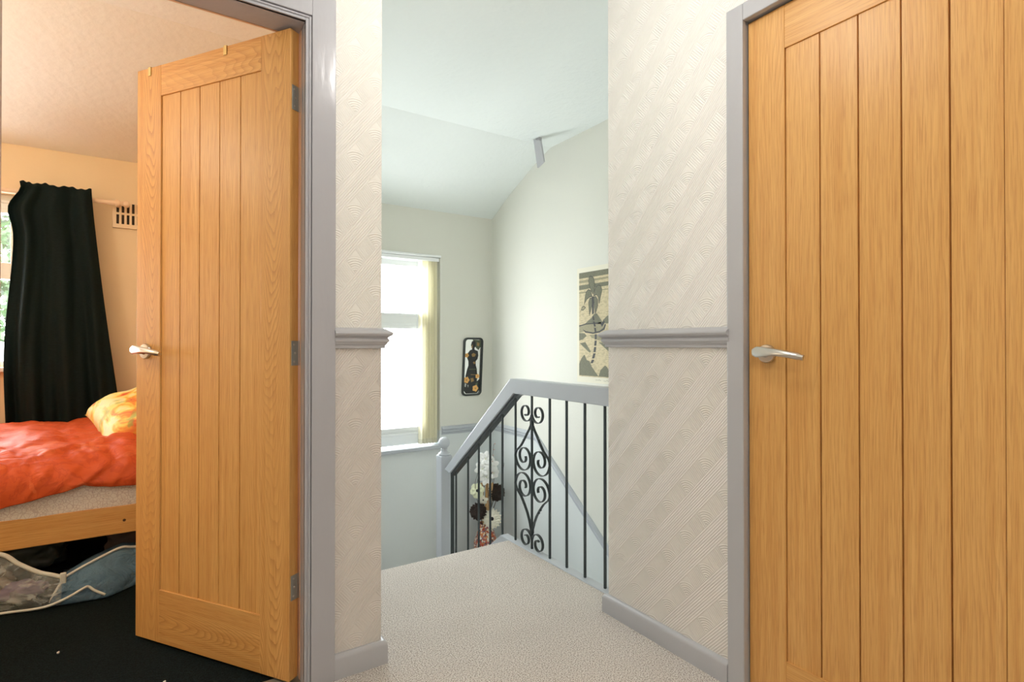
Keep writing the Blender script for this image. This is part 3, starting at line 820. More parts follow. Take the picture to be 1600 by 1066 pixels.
# mountain, hull, water, rocks
ps([(0.15, 0.50), (0.28, 0.46), (0.36, 0.44), (0.42, 0.405), (0.50, 0.40), (0.56, 0.43), (0.63, 0.47), (0.70, 0.50)], 0.0022, 3)
ps([(0.66, 0.47), (0.78, 0.43), (0.9, 0.42), (1.0, 0.44), (1.0, 0.50), (0.74, 0.50)], 0.0022, 3)
ps([(0, 0.505), (0.3, 0.495), (0.62, 0.485), (0.70, 0.50), (0.68, 0.545), (0.58, 0.57), (0.40, 0.585), (0.18, 0.565), (0, 0.58)], 0.0022, 4)
ps([(0, 0.58), (0.16, 0.585), (0.22, 0.61), (0.12, 0.64), (0, 0.655)], 0.0022, 3)
ps([(0.30, 0.60), (0.62, 0.60), (1, 0.63), (1, 0.66), (0.55, 0.65), (0.36, 0.63)], 0.0022, 4)
ps([(0.02, 0.68), (0.18, 0.67), (0.34, 0.76), (0.30, 0.77), (0.14, 0.72)], 0.0022, 3)
ps([(0.55, 0.67), (0.9, 0.69), (1, 0.72), (1, 0.78), (0.8, 0.75)], 0.0022, 3)
ps([(0, 0.88), (0.06, 0.83), (0.12, 0.80), (0.16, 0.79), (0.22, 0.84), (0.30, 0.85), (0.36, 0.90), (0.46, 0.95), (0.55, 0.99), (0, 0.99)], 0.0022, 3)
ps([(0.55, 0.99), (0.60, 0.93), (0.72, 0.885), (0.78, 0.90), (0.84, 0.94), (0.95, 0.99)], 0.0022, 3)
# dark water line and outline of the boat
ps([(0, 0.507), (0.2, 0.492), (0.55, 0.488), (0.55, 0.496), (0.2, 0.502), (0, 0.518)], 0.0025, 2)
ps([(0.10, 0.545), (0.2, 0.565), (0.4, 0.578), (0.58, 0.565), (0.68, 0.54), (0.72, 0.50), (0.75, 0.51), (0.71, 0.555), (0.58, 0.58), (0.4, 0.592), (0.18, 0.578)], 0.0025, 2)
ps([(0.60, 0.50), (0.70, 0.47), (0.72, 0.49), (0.64, 0.53)], 0.0025, 2)
# trunk in segments
tr = [(0.40, 0.42), (0.42, 0.47), (0.455, 0.53), (0.475, 0.59), (0.475, 0.65), (0.46, 0.71), (0.44, 0.77), (0.40, 0.83), (0.36, 0.875)]
for k in range(len(tr) - 1):
    (a, b), (c, d) = tr[k], tr[k + 1]; w_ = 0.022 + 0.014 * k / 8
    g_ = 0.006
    ps([(a - w_, b + g_), (a + w_, b + g_), (c + w_, d - g_), (c - w_, d - g_)], 0.0028, 2)
# fronds
def frond(pts, mi=3, w_=0.006):
    ps(pts, 0.0026, mi)
    rim = pts + [pts[0]]
    for (a, b), (c, d) in zip(rim, rim[1:]):
        nx_, ny_ = (d - b), -(c - a); L_ = math.hypot(nx_, ny_) or 1
        ps([(a, b), (c, d), (c + nx_ / L_ * w_ * 1.6, d + ny_ / L_ * w_), (a + nx_ / L_ * w_ * 1.6, b + ny_ / L_ * w_)], 0.0030, 2)
frond([(0.40, 0.215), (0.33, 0.16), (0.28, 0.10), (0.29, 0.055), (0.34, 0.045), (0.41, 0.065), (0.44, 0.11), (0.44, 0.17)])
frond([(0.42, 0.235), (0.46, 0.17), (0.54, 0.14), (0.61, 0.15), (0.64, 0.19), (0.60, 0.25), (0.57, 0.31), (0.55, 0.25), (0.50, 0.22)])
frond([(0.38, 0.24), (0.34, 0.18), (0.27, 0.165), (0.20, 0.19), (0.17, 0.24), (0.15, 0.31), (0.22, 0.265), (0.30, 0.245)])
frond([(0.38, 0.25), (0.31, 0.25), (0.27, 0.29), (0.28, 0.35), (0.30, 0.42), (0.35, 0.36), (0.39, 0.30)])
frond([(0.42, 0.25), (0.48, 0.245), (0.53, 0.28), (0.52, 0.34), (0.46, 0.40), (0.44, 0.33)])
frond([(0.14, 0.32), (0.08, 0.33), (0.06, 0.36), (0.12, 0.365), (0.20, 0.34)], 4)
ps([(0.365, 0.24), (0.42, 0.24), (0.425, 0.40), (0.375, 0.41)], 0.0029, 2)
# short horizontal strokes in the sky and water
rn = random.Random(4)
for k in range(26):
    a = rn.uniform(0.0, 0.85); b = rn.choice([rn.uniform(0.25, 0.46), rn.uniform(0.60, 0.86)])
    L_ = rn.uniform(0.04, 0.14); ps([(a, b), (a + L_ / 2, b + 0.004), (a + L_, b), (a + L_ / 2, b + 0.001)], 0.0023, 2 if k % 3 else 3)
child(obj('print', bm, PC), pic)
# pencilled title below the print (illegible in the photograph)
bm = BM()
for (u0, u1, sd) in ((0.47, 0.60, 1), (0.66, 0.82, 5)):
    rn = random.Random(sd); pts = [pp(u0 + (u1 - u0) * k / 12, 0.972 + rn.uniform(-0.007, 0.007), 0.0022) for k in range(13)]
    tube(bm, spline(pts, 3), 0.0006, 4, Vector((1, 0, 0)))
child(obj('signature', bm, mat('pencil_grey', srgb(120, 118, 108), 0.8)), pic)

# angular grey plate fixed high on the wall
wb = empty('ceiling_bracket', (2.175, 2.96, 2.43), 0, 'small angular grey plate under the stairwell ceiling beside the far wall', 'bracket')
bm = BM(); prism(bm, [(3.020, 2.428), (2.938, 2.394), (2.902, 2.243), (2.976, 2.222)], 2.164, 2.176, lambda p, t: (t, p[0], p[1]))
child(obj('plate', bm, M['grey_trim'], bevel=0.001), wb)
bm = BM(); box(bm, 2.176, 2.196, 2.965, 3.010, 2.36, 2.432)
child(obj('arm', bm, M['grey_trim'], bevel=0.002), wb)

# ================================================================ FLOWER ARRANGEMENT
vx, vy = 2.165, 3.66
vase_m = mat('mosaic_vase', (0.5, 0.3, 0.2), 0.35); t = NT(vase_m)
vo = t.n('ShaderNodeTexVoronoi'); t.l(t.coord(), vo.inputs['Vector']); vo.inputs['Scale'].default_value = 90
sepc = t.n('ShaderNodeSeparateColor'); t.l(vo.outputs['Color'], sepc.inputs[0])
t.color(t.ramp(sepc.outputs[0], [(0.0, srgb(176, 66, 40)), (0.22, srgb(226, 214, 190)), (0.42, srgb(196, 120, 60)), (0.60, srgb(140, 100, 110)), (0.78, srgb(232, 226, 214)), (0.9, srgb(90, 60, 50))], 'CONSTANT'))
bm = BM()
lathe(bm, [(0.070, 0), (0.080, 0.01), (0.098, 0.10), (0.092, 0.20), (0.066, 0.28), (0.048, 0.315), (0.054, 0.345), (0.048, 0.345), (0.042, 0.315), (0.04, 0.28), (0.04, 0.2)], (vx, vy, -0.712), 32)
tag(obj('vase', bm, vase_m, smooth_angle=60), 'tall mosaic vase in red and cream standing in the stairwell corner', 'vase')
rootp = Vector((vx, vy, -0.42))
stem_m = mat('dry_stem', srgb(74, 62, 48), 0.7)
cream_m = mat('cream_petal', srgb(238, 232, 214), 0.6); white_m = mat('white_petal', srgb(240, 240, 236), 0.5); green_m = mat('pale_green_petal', srgb(222, 224, 190), 0.6)
brown_m = mat('brown_pompom', srgb(58, 46, 40), 0.9); dark_m = mat('dark_centre', srgb(30, 28, 30), 0.7)
facing = Vector((-0.62, -0.74, 0.22)).normalized()
def petal(bm, c, ax, ang_, L, w, lift, cup=0.0, n=6, notch=False):
    q = ax.to_track_quat('Z', 'Y').to_matrix()
    dirv = q @ Vector((math.cos(ang_), math.sin(ang_), 0)); side = q @ Vector((-math.sin(ang_), math.cos(ang_), 0))
    rows = []
    for i in range(n + 1):
        t_ = i / n; ww = w * (math.sin(PI * (0.12 + 0.80 * t_)) ** 0.8)
        cen = c + dirv * (L * t_) + ax * (lift * t_ + cup * t_ * t_)
        rows.append([bm.verts.new(cen + side * ww * s_ + ax * (abs(s_) * 0.15 * w)) for s_ in (-1, 0, 1)])
    for a, b in zip(rows, rows[1:]):
        for j in range(2): bm.faces.new((a[j], a[j + 1], b[j + 1], b[j]))
def flower(name, head, ax, label, cat, petals, colm, centre_r, centre_m, group=None, stem_bend=(0, 0, 0)):
    head = Vector(head)
    e = empty(name, tuple(rootp), 0, label, cat, group)
    back = head - ax * 0.01
    mid_ = (rootp + back) / 2 + Vector(stem_bend)
    bm = BM(); tube(bm, spline([rootp, rootp * 0.6 + mid_ * 0.4 + Vector((0, 0, 0.02)), mid_, back], 6), 0.0028, 6, Vector((1, 0, 0)))
    child(obj('stem', bm, stem_m, smooth=True), e)
    bm = BM(); petals(bm, head, ax)
    o = obj('petals', bm, colm, smooth=True); md = o.modifiers.new('thick', 'SOLIDIFY'); md.thickness = 0.0012
    child(o, e)
    if centre_r:
        bm = BM(); lathe(bm, [(0.0001, -0.004), (centre_r, -0.002), (centre_r, 0.004), (centre_r * 0.6, 0.009), (0.0001, 0.010)], head, 14, axis=ax)
        child(obj('flower_centre', bm, centre_m, smooth_angle=60), e)
    return e
def gerbera(n, L, w):
    def f(bm, c, ax):
        for ring_, (k, s_, lf) in enumerate(((n, 1.0, 0.004), (n, 0.86, 0.010))):
            for i in range(k): petal(bm, c, ax, 2 * PI * (i + 0.5 * ring_) / k, L * s_, w, lf, -0.006)
    return f
def broad(n, L, w, lift=0.02):
    def f(bm, c, ax):
        for i in range(n): petal(bm, c, ax, 2 * PI * i / n + 0.3, L, w, lift, -0.012)
    return f
# positions back-projected on the photograph, kept at their real distance
flower('gerbera', (2.178, 3.585, -0.318), facing, 'large cream gerbera with a dark centre low in the bouquet', 'flower', gerbera(17, 0.078, 0.011), cream_m, 0.014, dark_m, None, (0.02, -0.02, -0.02))
flower('anemone', (2.080, 3.640, -0.100), Vector((-0.75, -0.62, 0.2)).normalized(), 'pale green and white open flower at the left of the bouquet', 'flower', broad(6, 0.060, 0.030, 0.012), green_m, 0.012, dark_m, None, (-0.03, 0, 0.05))
flower('small_blossom', (2.125, 3.630, -0.175), Vector((-0.5, -0.7, -0.3)).normalized(), 'small cream blossom hanging under the pale green flower', 'flower', broad(5, 0.040, 0.018, 0.01), cream_m, 0.006, dark_m, None, (-0.01, 0, 0.02))
for i, (x, y, z, l_) in enumerate(((2.165, 3.66, 0.130, 'white lily, topmost of the bouquet'), (2.130, 3.65, 0.060, 'white lily at the upper left below the topmost one'),
                         (2.215, 3.66, 0.075, 'white lily at the upper right behind the iron bars'), (2.155, 3.63, -0.005, 'white lily just above the tan sticks'), (2.240, 3.66, 0.010, 'small white lily right of the tan sticks'))):
    flower('lily', (x, y, z), Vector((-0.6 + 0.25 * (i % 3 - 1), -0.7, 0.3 - 0.2 * (i % 2))).normalized(), l_, 'flower', broad(6, 0.062 if i < 4 else 0.045, 0.022, 0.026), white_m, 0.005, green_m, None, (0.01 * (i - 2), 0, 0))
def pompom(c, r, label, sd):
    rn = random.Random(sd); e = empty('pompom_flower', tuple(rootp), 0, label, 'flower')
    c = Vector(c)
    bm = BM(); tube(bm, spline([rootp, (rootp + c) / 2 + Vector((0, 0.01, 0)), c], 6), 0.0028, 6, Vector((1, 0, 0)))
    child(obj('stem', bm, stem_m, smooth=True), e)
    bm = BM()
    N = 210
    lathe(bm, [(r * 0.8 * math.sin(a), -r * 0.8 * math.cos(a)) for a in [PI * k / 10 for k in range(11)]], c, 16)
    for i in range(N):
        z = 1 - 2 * (i + 0.5) / N; ph = i * 2.39996; s_ = math.sqrt(1 - z * z)
        d = Vector((s_ * math.cos(ph), s_ * math.sin(ph), z)); d = (d + Vector((rn.uniform(-.2, .2), rn.uniform(-.2, .2), rn.uniform(-.2, .2)))).normalized()
        a = c + d * r * 0.72; b = c + d * r * rn.uniform(0.92, 1.05)
        u = d.orthogonal().normalized(); w = d.cross(u); rr = r * 0.11
        base = [bm.verts.new(a + (u * math.cos(q_) + w * math.sin(q_)) * rr) for q_ in (0, 2.1, 4.2)]
        mid_ = [bm.verts.new((a + b) / 2 + (u * math.cos(q_ + .5) + w * math.sin(q_ + .5)) * rr * 1.1) for q_ in (0, 2.1, 4.2)]
        top_ = bm.verts.new(b)
        for j in range(3):
            bm.faces.new((base[j], base[(j + 1) % 3], mid_[(j + 1) % 3], mid_[j])); bm.faces.new((mid_[j], mid_[(j + 1) % 3], top_))
    child(obj('flower_head', bm, brown_m), e)
pompom((2.098, 3.66, -0.268), 0.070, 'dark brown pompom flower at the lower left of the bouquet', 2)
pompom((2.262, 3.66, -0.145), 0.072, 'dark brown pompom flower at the right of the bouquet', 3)
# tan bamboo sticks
tan_m = mat('tan_stick', srgb(206, 164, 112), 0.6)
for i, (dx, dz, l_) in enumerate(((-0.045, -0.02, 'thick tan stick at the left of the bouquet'), (0.008, 0.035, 'tallest tan stick in the middle of the bouquet'), (0.050, -0.03, 'thick tan stick at the right of the bouquet'))):
    bm = BM(); a = rootp + Vector((dx * 0.3, 0, 0)); b = Vector((vx + dx, vy - 0.01, -0.03 + dz))
    path = [a.lerp(b, s_) for s_ in (0, .2, .4, .41, .6, .8, .81, 1)]
    tube(bm, path, lambda j: 0.0125 if j in (2, 3, 5, 6) else 0.0115, 10, Vector((1, 0, 0)))
    tag(obj('bamboo_stick', bm, tan_m, smooth_angle=50), l_, 'stick')
# dry branches
for i, (pts, l_) in enumerate((([(0, 0, 0), (-0.07, 0, 0.22), (-0.10, -0.01, 0.36), (-0.075, -0.01, 0.46)], 'curling dark twig at the left of the bouquet'),
                               ([(0, 0, 0), (-0.06, 0.01, 0.25), (-0.075, 0.0, 0.38), (-0.03, 0.0, 0.52)], 'curling dark twig rising beside the white lilies'),
                               ([(0, 0, 0), (0.06, 0, 0.30), (0.05, 0.0, 0.48), (0.075, 0, 0.66)], 'thin dry twig with tiny pink buds rising highest'),
                               ([(0, 0, 0), (0.10, 0.0, 0.22), (0.145, 0.0, 0.34), (0.17, 0.0, 0.50)], 'thin bare twig leaning right towards the wall'))):
    bm = BM(); P = spline([rootp + Vector(p) for p in pts], 8)
    tube(bm, P, lambda j: 0.0032 - 0.002 * j / len(P), 6, Vector((1, 0, 0)))
    e = tag(obj('twig', bm, stem_m, smooth=True), l_, 'twig')
    if i == 2:
        pk = mat('pink_bud', srgb(206, 160, 146), 0.6)
        for p in P[12::2]:
            bm = BM(); lathe(bm, [(0.0001, -0.006), (0.005, 0), (0.0001, 0.007)], p + Vector((0.006, -0.004, 0)), 8)
            obj('bud', bm, pk, e, smooth=True)

# ================================================================ BEDROOM
# window
W2 = empty('window_2', ((bx0 + bx1) / 2, WY + 0.07, bz0), 0, 'white framed bedroom window half hidden by the black curtain', 'window', kind='structure')
by0, by1 = WY + 0.05, WY + 0.11
bm = BM()
box(bm, bx0, bx1, by0, by1, bz1 - 0.10, bz1); box(bm, bx0, bx1, by0, by1, bz0, bz0 + 0.03)
for x in (bx0, -1.43, bx1 - 0.05): box(bm, x, x + 0.05, by0, by1, bz0 + 0.03, bz1 - 0.10)
box(bm, bx0 + .05, -1.43, by0, by1, 1.375, 1.465); box(bm, -1.38, bx1 - 0.05, by0, by1, 1.375, 1.465)
box(bm, bx0, bx1, by0 - 0.012, by0, bz1 - 0.10, bz1 - 0.075); box(bm, bx0, bx1, by0 - 0.012, by0, bz1 - 0.045, bz1 - 0.03)
child(obj('window_frame', bm, M['upvc'], bevel=0.003), W2)
for (a, b) in ((bx0 + .05, -1.43), (-1.38, bx1 - .05)):
    for (z0, z1) in ((bz0 + 0.03, 1.375), (1.465, bz1 - 0.10)):
        child(bxo('pane', a, b, by0 + 0.025, by0 + 0.029, z0, z1, M['glass']), W2)
child(bxo('window_sill', bx0 - 0.02, bx1 + 0.02, WY - 0.05, by0, bz0 - 0.025, bz0 - 0.002, M['upvc'], None, 0.004), W2)
# curtain rail
rail_m = mat('cream_rail', srgb(236, 208, 178), 0.4)
cr = empty('curtain_rail', (-1.2, 3.815, 1.865), 0, 'cream curtain rail running above the bedroom window', 'curtain rail')
bm = BM(); tube(bm, [(-2.3, 3.815, 1.828), (-0.145, 3.815, 1.828)], 0.013, 14); child(obj('pole', bm, rail_m, smooth_angle=50), cr)
for x in (-0.176, -2.28):
    bm = BM(); tube(bm, [(x, 3.89, 1.828), (x, 3.812, 1.828)], 0.011, 12, Vector((0, 0, 1))); lathe(bm, [(0.019, -0.010), (0.022, 0), (0.019, 0.010)], (x, 3.815, 1.828), 16, axis=Vector((1, 0, 0)))
    child(obj('rail_bracket', bm, rail_m, smooth_angle=40), cr)
bm = BM(); lathe(bm, [(0.0001, -0.016), (0.017, -0.012), (0.021, 0), (0.017, 0.012), (0.0001, 0.016)], (-0.135, 3.815, 1.828), 16, axis=Vector((1, 0, 0)))
child(obj('finial', bm, rail_m, smooth_angle=50), cr)
# curtain
cm = mat('black_curtain_cloth', srgb(30, 33, 32), 0.7, spec=0.15); t = NT(cm); cc = t.coord()
wv = t.noise(t.mapping(cc, scale=(60, 60, 900)), 1.0, 2)
t.color(t.mix(t.ramp(wv, [(0.4, (0, 0, 0)), (0.7, (1, 1, 1))]), srgb(18, 30, 30), srgb(30, 46, 46)))
t.bump(wv, 0.0006, 0.6)
out = [n for n in t.t.nodes if n.type == 'OUTPUT_MATERIAL'][0]
tl = t.n('ShaderNodeBsdfTranslucent'); tl.inputs[0].default_value = (0.05, 0.075, 0.065, 1); ms = t.n('ShaderNodeMixShader'); ms.inputs[0].default_value = 0.30
t.l(t.b.outputs[0], ms.inputs[1]); t.l(tl.outputs[0], ms.inputs[2]); t.l(ms.outputs[0], out.inputs[0])
bm = BM(); NU, NV = 150, 46; rows = []
ztop, zbot = 1.878, 0.585
for j in range(NV + 1):
    v = j / NV; z = ztop + (zbot - ztop) * v; row = []
    fl_ = min(1, v / 0.12)
    xl = -0.616 + 0.012 * math.sin(v * 7) - 0.024 * v + (0.032 * math.exp(-((v - 0.02) / 0.05) ** 2))
    xl -= 0.022 * math.exp(-((v - 0.12) / 0.06) ** 2)
    xr = -0.292 + 0.141 * v ** 1.15
    for i in range(NU + 1):
        u = i / NU
        x = xl + (xr - xl) * u
        ph = u * 2 * PI * 3.3 - 0.3 + 0.7 * math.sin(u * 5)
        amp = 0.024 * (0.75 + 0.25 * math.sin(u * 9 + 1))
        y = 3.792 + amp * math.sin(ph + 0.6 * math.sin(v * 3 + u * 4)) * (0.55 + 0.45 * fl_) + 0.010 * math.sin(ph * 2.3 + v * 5) * v
        y = min(y, 3.832 if v > 0.06 else 3.86) + (0.025 * (1 - fl_))
        zz = z
        if v < 0.02: zz += 0.006 * math.sin(ph * 1.0 + 0.4) + 0.003 * math.sin(ph * 2.7)
        if v > 0.98: zz = z
        row.append(bm.verts.new((x, y - 0.035, zz)))
    rows.append(row)
for a, b in zip(rows, rows[1:]):
    for i in range(NU): bm.faces.new((a[i], a[i + 1], b[i + 1], b[i]))
cu = obj('curtain', bm, cm, smooth=True); cu.modifiers.new('thick', 'SOLIDIFY').thickness = 0.002
tag(cu, 'black curtain hanging in folds behind the bed', 'curtain')
# vent
ve = empty('wall_vent', (-0.11, WY, 1.78), 0, 'cream wall vent grille with two rows of slots', 'vent')
vm = mat('vent_plastic', srgb(236, 214, 180), 0.45)
vx0, vx1, vz0, vz1 = -0.202, 0.02, 1.700, 1.866
child(bxo('backing', vx0 + 0.01, vx1 - 0.01, WY - 0.004, WY, vz0 + 0.01, vz1 - 0.01, M['darkslot']), ve)
bm = BM()
for (a, b, c_, d_) in ((vx0, vx1, vz0, vz0 + 0.024), (vx0, vx1, vz1 - 0.020, vz1), (vx0, vx1, 1.778, 1.790)): box(bm, a, b, WY - 0.012, WY - 0.001, c_, d_)
x = vx0; wslot, wbar = 0.0125, 0.012
box(bm, vx0, vx0 + 0.018, WY - 0.0118, WY - 0.001, vz0, vz1); x = vx0 + 0.018
while x + wslot < vx1 - 0.012:
    x += wslot; box(bm, x, min(x + wbar, vx1), WY - 0.0115, WY - 0.001, vz0, vz1); x += wbar
child(obj('grille', bm, vm, bevel=0.0008), ve)

# bed
pine = oak('pine_bed', False)
bed = empty('bed', (-0.45, 3.30, 0), 0, 'pine framed single bed against the bedroom window wall', 'bed')
def pine_box(nm, x0, x1, y0, y1, z0, z1, horiz=True, sd=1):
    bm = BM(); box(bm, x0, x1, y0, y1, z0, z1); uv = bm.loops.layers.uv.new('grain'); uv2 = bm.loops.layers.uv.new('local')
    for f in bm.faces:
        for l in f.loops:
            c = l.vert.co; l[uv].uv = ((c.z + c.y + sd, c.x + sd) if horiz else (c.x + c.y + sd, c.z + sd)); l[uv2].uv = l[uv].uv
    return child(obj(nm, bm, pine, bevel=0.004), bed)
BXa, BXb = -1.50, 0.46
pine_box('side_rail', BXa, BXb, 2.90, 2.925, 0.206, 0.326, True, 3); pine_box('side_rail', BXa, BXb, 3.73, 3.755, 0.206, 0.326, True, 4)
pine_box('headboard', BXb, BXb + 0.03, 2.90, 3.755, 0.0, 0.78, False, 5); pine_box('footboard', BXa - 0.03, BXa, 2.90, 3.755, 0.0, 0.60, False, 6)
pine_box('slats', BXa, BXb, 2.926, 3.729, 0.262, 0.280, True, 7)
bm = BM(); lathe(bm, [(0.0001, 0), (0.006, 0), (0.005, 0.002), (0.0001, 0.0025)], (-0.105, 2.90, 0.262), 14, axis=Vector((0, -1, 0)))
child(obj('bolt', bm, mat('dark_bolt', srgb(70, 45, 25), 0.5), smooth_angle=50), bed)
# mattress with floral sheet
shm = mat('floral_sheet', srgb(214, 206, 196), 0.85); t = NT(shm); c = t.coord()
v1 = t.n('ShaderNodeTexVoronoi'); v1.feature = 'DISTANCE_TO_EDGE'; t.l(t.mapping(c, scale=(1, 1, 1)), v1.inputs['Vector']); v1.inputs['Scale'].default_value = 62
v2 = t.n('ShaderNodeTexVoronoi'); t.l(c, v2.inputs['Vector']); v2.inputs['Scale'].default_value = 62
line = t.ramp(v1.outputs['Distance'], [(0.02, (1, 1, 1)), (0.09, (0, 0, 0))])
dots = t.ramp(v2.outputs['Distance'], [(0.12, (1, 1, 1)), (0.16, (0, 0, 0)), (0.25, (0, 0, 0)), (0.28, (0.8, 0.8, 0.8)), (0.32, (0, 0, 0))])
k1 = t.mix(t.math('MULTIPLY', line, 0.45), srgb(232, 227, 220), srgb(170, 146, 144))
t.color(t.mix(t.math('MULTIPLY', dots, 0.5), k1, srgb(140, 128, 128)))
t.bump(t.noise(c, 14, 3), 0.01, 0.5)
def soft_block(x0, x1, y0, y1, z0, z1, r, nx_=60, ny_=26, nz_=10, amp=0.006, sd=0.0):
    bm = BM()
    bmesh.ops.create_grid(bm, x_segments=2, y_segments=2, size=1) if False else None
    def P(p):
        q = Vector(p); c_ = Vector((min(max(q.x, x0 + r), x1 - r), min(max(q.y, y0 + r), y1 - r), min(max(q.z, z0 + r), z1 - r)))
        d = q - c_
        if d.length > 1e-9: q = c_ + d.normalized() * r
        nz = noise.noise_vector(q * 6 + Vector((sd, sd, 0))) * amp + noise.noise_vector(q * 17 + Vector((sd, 3, 0))) * amp * 0.45
        return q + nz
    cache = {}
    def V(i, j, k):
        key = (i, j, k)
        if key not in cache:
            cache[key] = bm.verts.new(P((x0 + (x1 - x0) * i / nx_, y0 + (y1 - y0) * j / ny_, z0 + (z1 - z0) * k / nz_)))
        return cache[key]
    for i in range(nx_):
        for j in range(ny_):
            for k in (0, nz_): bm.faces.new((V(i, j, k), V(i + 1, j, k), V(i + 1, j + 1, k), V(i, j + 1, k)))
        for k in range(nz_):
            for j in (0, ny_): bm.faces.new((V(i, j, k), V(i + 1, j, k), V(i + 1, j, k + 1), V(i, j, k + 1)))
    for j in range(ny_):
        for k in range(nz_):
            for i in (0, nx_): bm.faces.new((V(i, j, k), V(i, j + 1, k), V(i, j + 1, k + 1), V(i, j, k + 1)))
    return bm
mt = obj('mattress', soft_block(BXa + 0.01, BXb - 0.01, 2.905, 3.75, 0.284, 0.505, 0.045, 90, 30, 12, 0.008), shm, smooth=True)
tag(mt, 'mattress in a pale grey floral sheet on the pine bed', 'mattress')
# duvet
dm = mat('orange_duvet_satin', srgb(214, 84, 40), 0.5, spec=0.25); t = NT(dm); c = t.coord()
v3 = t.n('ShaderNodeTexVoronoi'); t.l(t.mapping(c, scale=(1, 1, 1.3)), v3.inputs['Vector']); v3.inputs['Scale'].default_value = 6.2; v3.inputs['Randomness'].default_value = 0.9
# five petalled flowers: angle round each cell centre
sub = t.n('ShaderNodeVectorMath', operation='SUBTRACT'); t.l(t.mapping(c, scale=(1, 1, 1.3)), sub.inputs[0])
sxyz = t.n('ShaderNodeSeparateXYZ'); t.l(v3.outputs['Position'], sub.inputs[1]); t.l(sub.outputs[0], sxyz.inputs[0])
angn = t.math('ARCTAN2', t.math('ADD', sxyz.outputs[2], sxyz.outputs[1]), sxyz.outputs[0])
pet = t.math('ABSOLUTE', t.math('COSINE', t.math('MULTIPLY', angn, 2.5)))
rad = t.math('ADD', 0.16, t.math('MULTIPLY', pet, 0.30))
fin = t.math('LESS_THAN', v3.outputs['Distance'], rad)
leafn = t.noise(c, 11, 3, 0.6, 1.5)
lf = t.ramp(leafn, [(0.50, (0, 0, 0)), (0.53, (1, 1, 1)), (0.58, (1, 1, 1)), (0.62, (0, 0, 0))])
mott = t.noise(c, 40, 3)
fmask = t.math('MULTIPLY', fin, t.ramp(mott, [(0.3, (0.2, 0.2, 0.2)), (0.7, (0.9, 0.9, 0.9))]))
k1 = t.mix(t.math('MULTIPLY', lf, 0.35), srgb(204, 86, 40), srgb(174, 60, 30))
t.color(t.mix(t.math('MULTIPLY', fmask, 0.42), k1, srgb(236, 134, 84)))
t.bump(t.noise(t.mapping(c, rot=(0, 0, 0.7), scale=(0.7, 3.2, 1.6)), 7, 2.5, 0.5, 0.4), 0.022, 0.6)
DX0, DX1 = -1.46, 0.16
def hem(x):
    # visible lower edge of the duvet along the front of the bed
    pts = [(-1.5, 0.36), (-0.80, 0.365), (-0.497, 0.388), (-0.374, 0.412), (-0.300, 0.428), (-0.243, 0.442), (-0.20, 0.430), (-0.147, 0.424), (-0.06, 0.420), (0.2, 0.43)]
    for (a, b), (c_, d_) in zip(pts, pts[1:]):
        if a <= x <= c_: return b + (d_ - b) * (x - a) / (c_ - a)
    return pts[-1][1]
bm = BM(); rows = []; NX, NS = 170, 74
for i in range(NX + 1):
    x = DX0 + (DX1 - DX0) * i / NX; row = []
    h0 = hem(x)
    # cross section: back edge -> top -> front shoulder -> hem
    prof_ = [(3.765, 0.50), (3.772, 0.575), (3.72, 0.606), (3.50, 0.612), (3.25, 0.600), (3.05, 0.582), (2.955, 0.555), (2.895, 0.510), (2.872, 0.455), (2.874, h0), (2.884, h0 - 0.006), (2.895, h0 + 0.004)]
    P = spline([(0, a, b) for a, b in prof_], 7)
    for s_, p in enumerate(P):
        q = Vector((x, p.y, p.z))
        top = max(0.0, min(1.0, (p.z - 0.42) / 0.12))
        # diagonal creases running from the front up to the back
        dgl = x * 0.8 + p.y * 0.75
        w = noise.noise(Vector((dgl * 8, (x - p.y) * 2.2, 0.3))) * 0.030 + noise.noise(Vector((x * 14, p.y * 9, p.z * 7))) * 0.008
        w += 0.014 * abs(noise.noise(Vector((dgl * 20, x * 4, p.z * 5))))
        if p.z > 0.52:      # long creases fanning over the top from the front left
            for (cx_, cy_, sl_, am_, wd_) in ((-0.55, 3.02, 0.55, 0.016, 0.016), (-0.50, 3.12, 0.35, 0.014, 0.014), (-0.60, 3.20, 0.20, 0.012, 0.018), (-0.35, 2.98, 0.45, 0.012, 0.013), (-0.20, 3.05, 0.25, 0.012, 0.016), (-0.9, 3.1, 0.4, 0.014, 0.02)):
                dd_ = (p.y - cy_) - (x - cx_) * sl_
                w += am_ * math.exp(-(dd_ / wd_) ** 2) * math.exp(-((x - cx_ - 0.15) / 0.28) ** 2)
        else:               # overlapping fold running diagonally down the front
            for (cx_, cz_, sl_, am_) in ((-0.243, 0.440, 0.84, 0.016), (-0.42, 0.405, 1.5, 0.009), (-0.33, 0.425, 1.2, 0.007), (-0.14, 0.425, 1.6, 0.010)):
                dd_ = (p.z - cz_) - (x - cx_) * sl_
                w += am_ * (1 / (1 + math.exp(-max(-40, min(40, dd_ / 0.0035))))) * math.exp(-max(0, dd_) / 0.06)
        e_ = min(1, s_ / 6, (len(P) - 1 - s_) / 5)
        nrm = Vector((0, -0.35 if p.y < 3.0 else 0, 1)) if p.z > 0.52 else Vector((0, -1, 0.1))
        q += nrm.normalized() * (abs(w) * 1.0 + 0.004) * e_
        q.z = q.z if s_ < 62 else q.z + 0.004 * noise.noise(Vector((x * 18, 0, 9)))
        row.append(bm.verts.new(q))
    rows.append(row)
for a, b in zip(rows, rows[1:]):
    for j in range(len(a) - 1): bm.faces.new((a[j], a[j + 1], b[j + 1], b[j]))
dv = obj('duvet', bm, dm, smooth=True); dv.modifiers.new('thick', 'SOLIDIFY').thickness = 0.006
tag(dv, 'burnt-orange floral duvet spread over the bed', 'duvet')
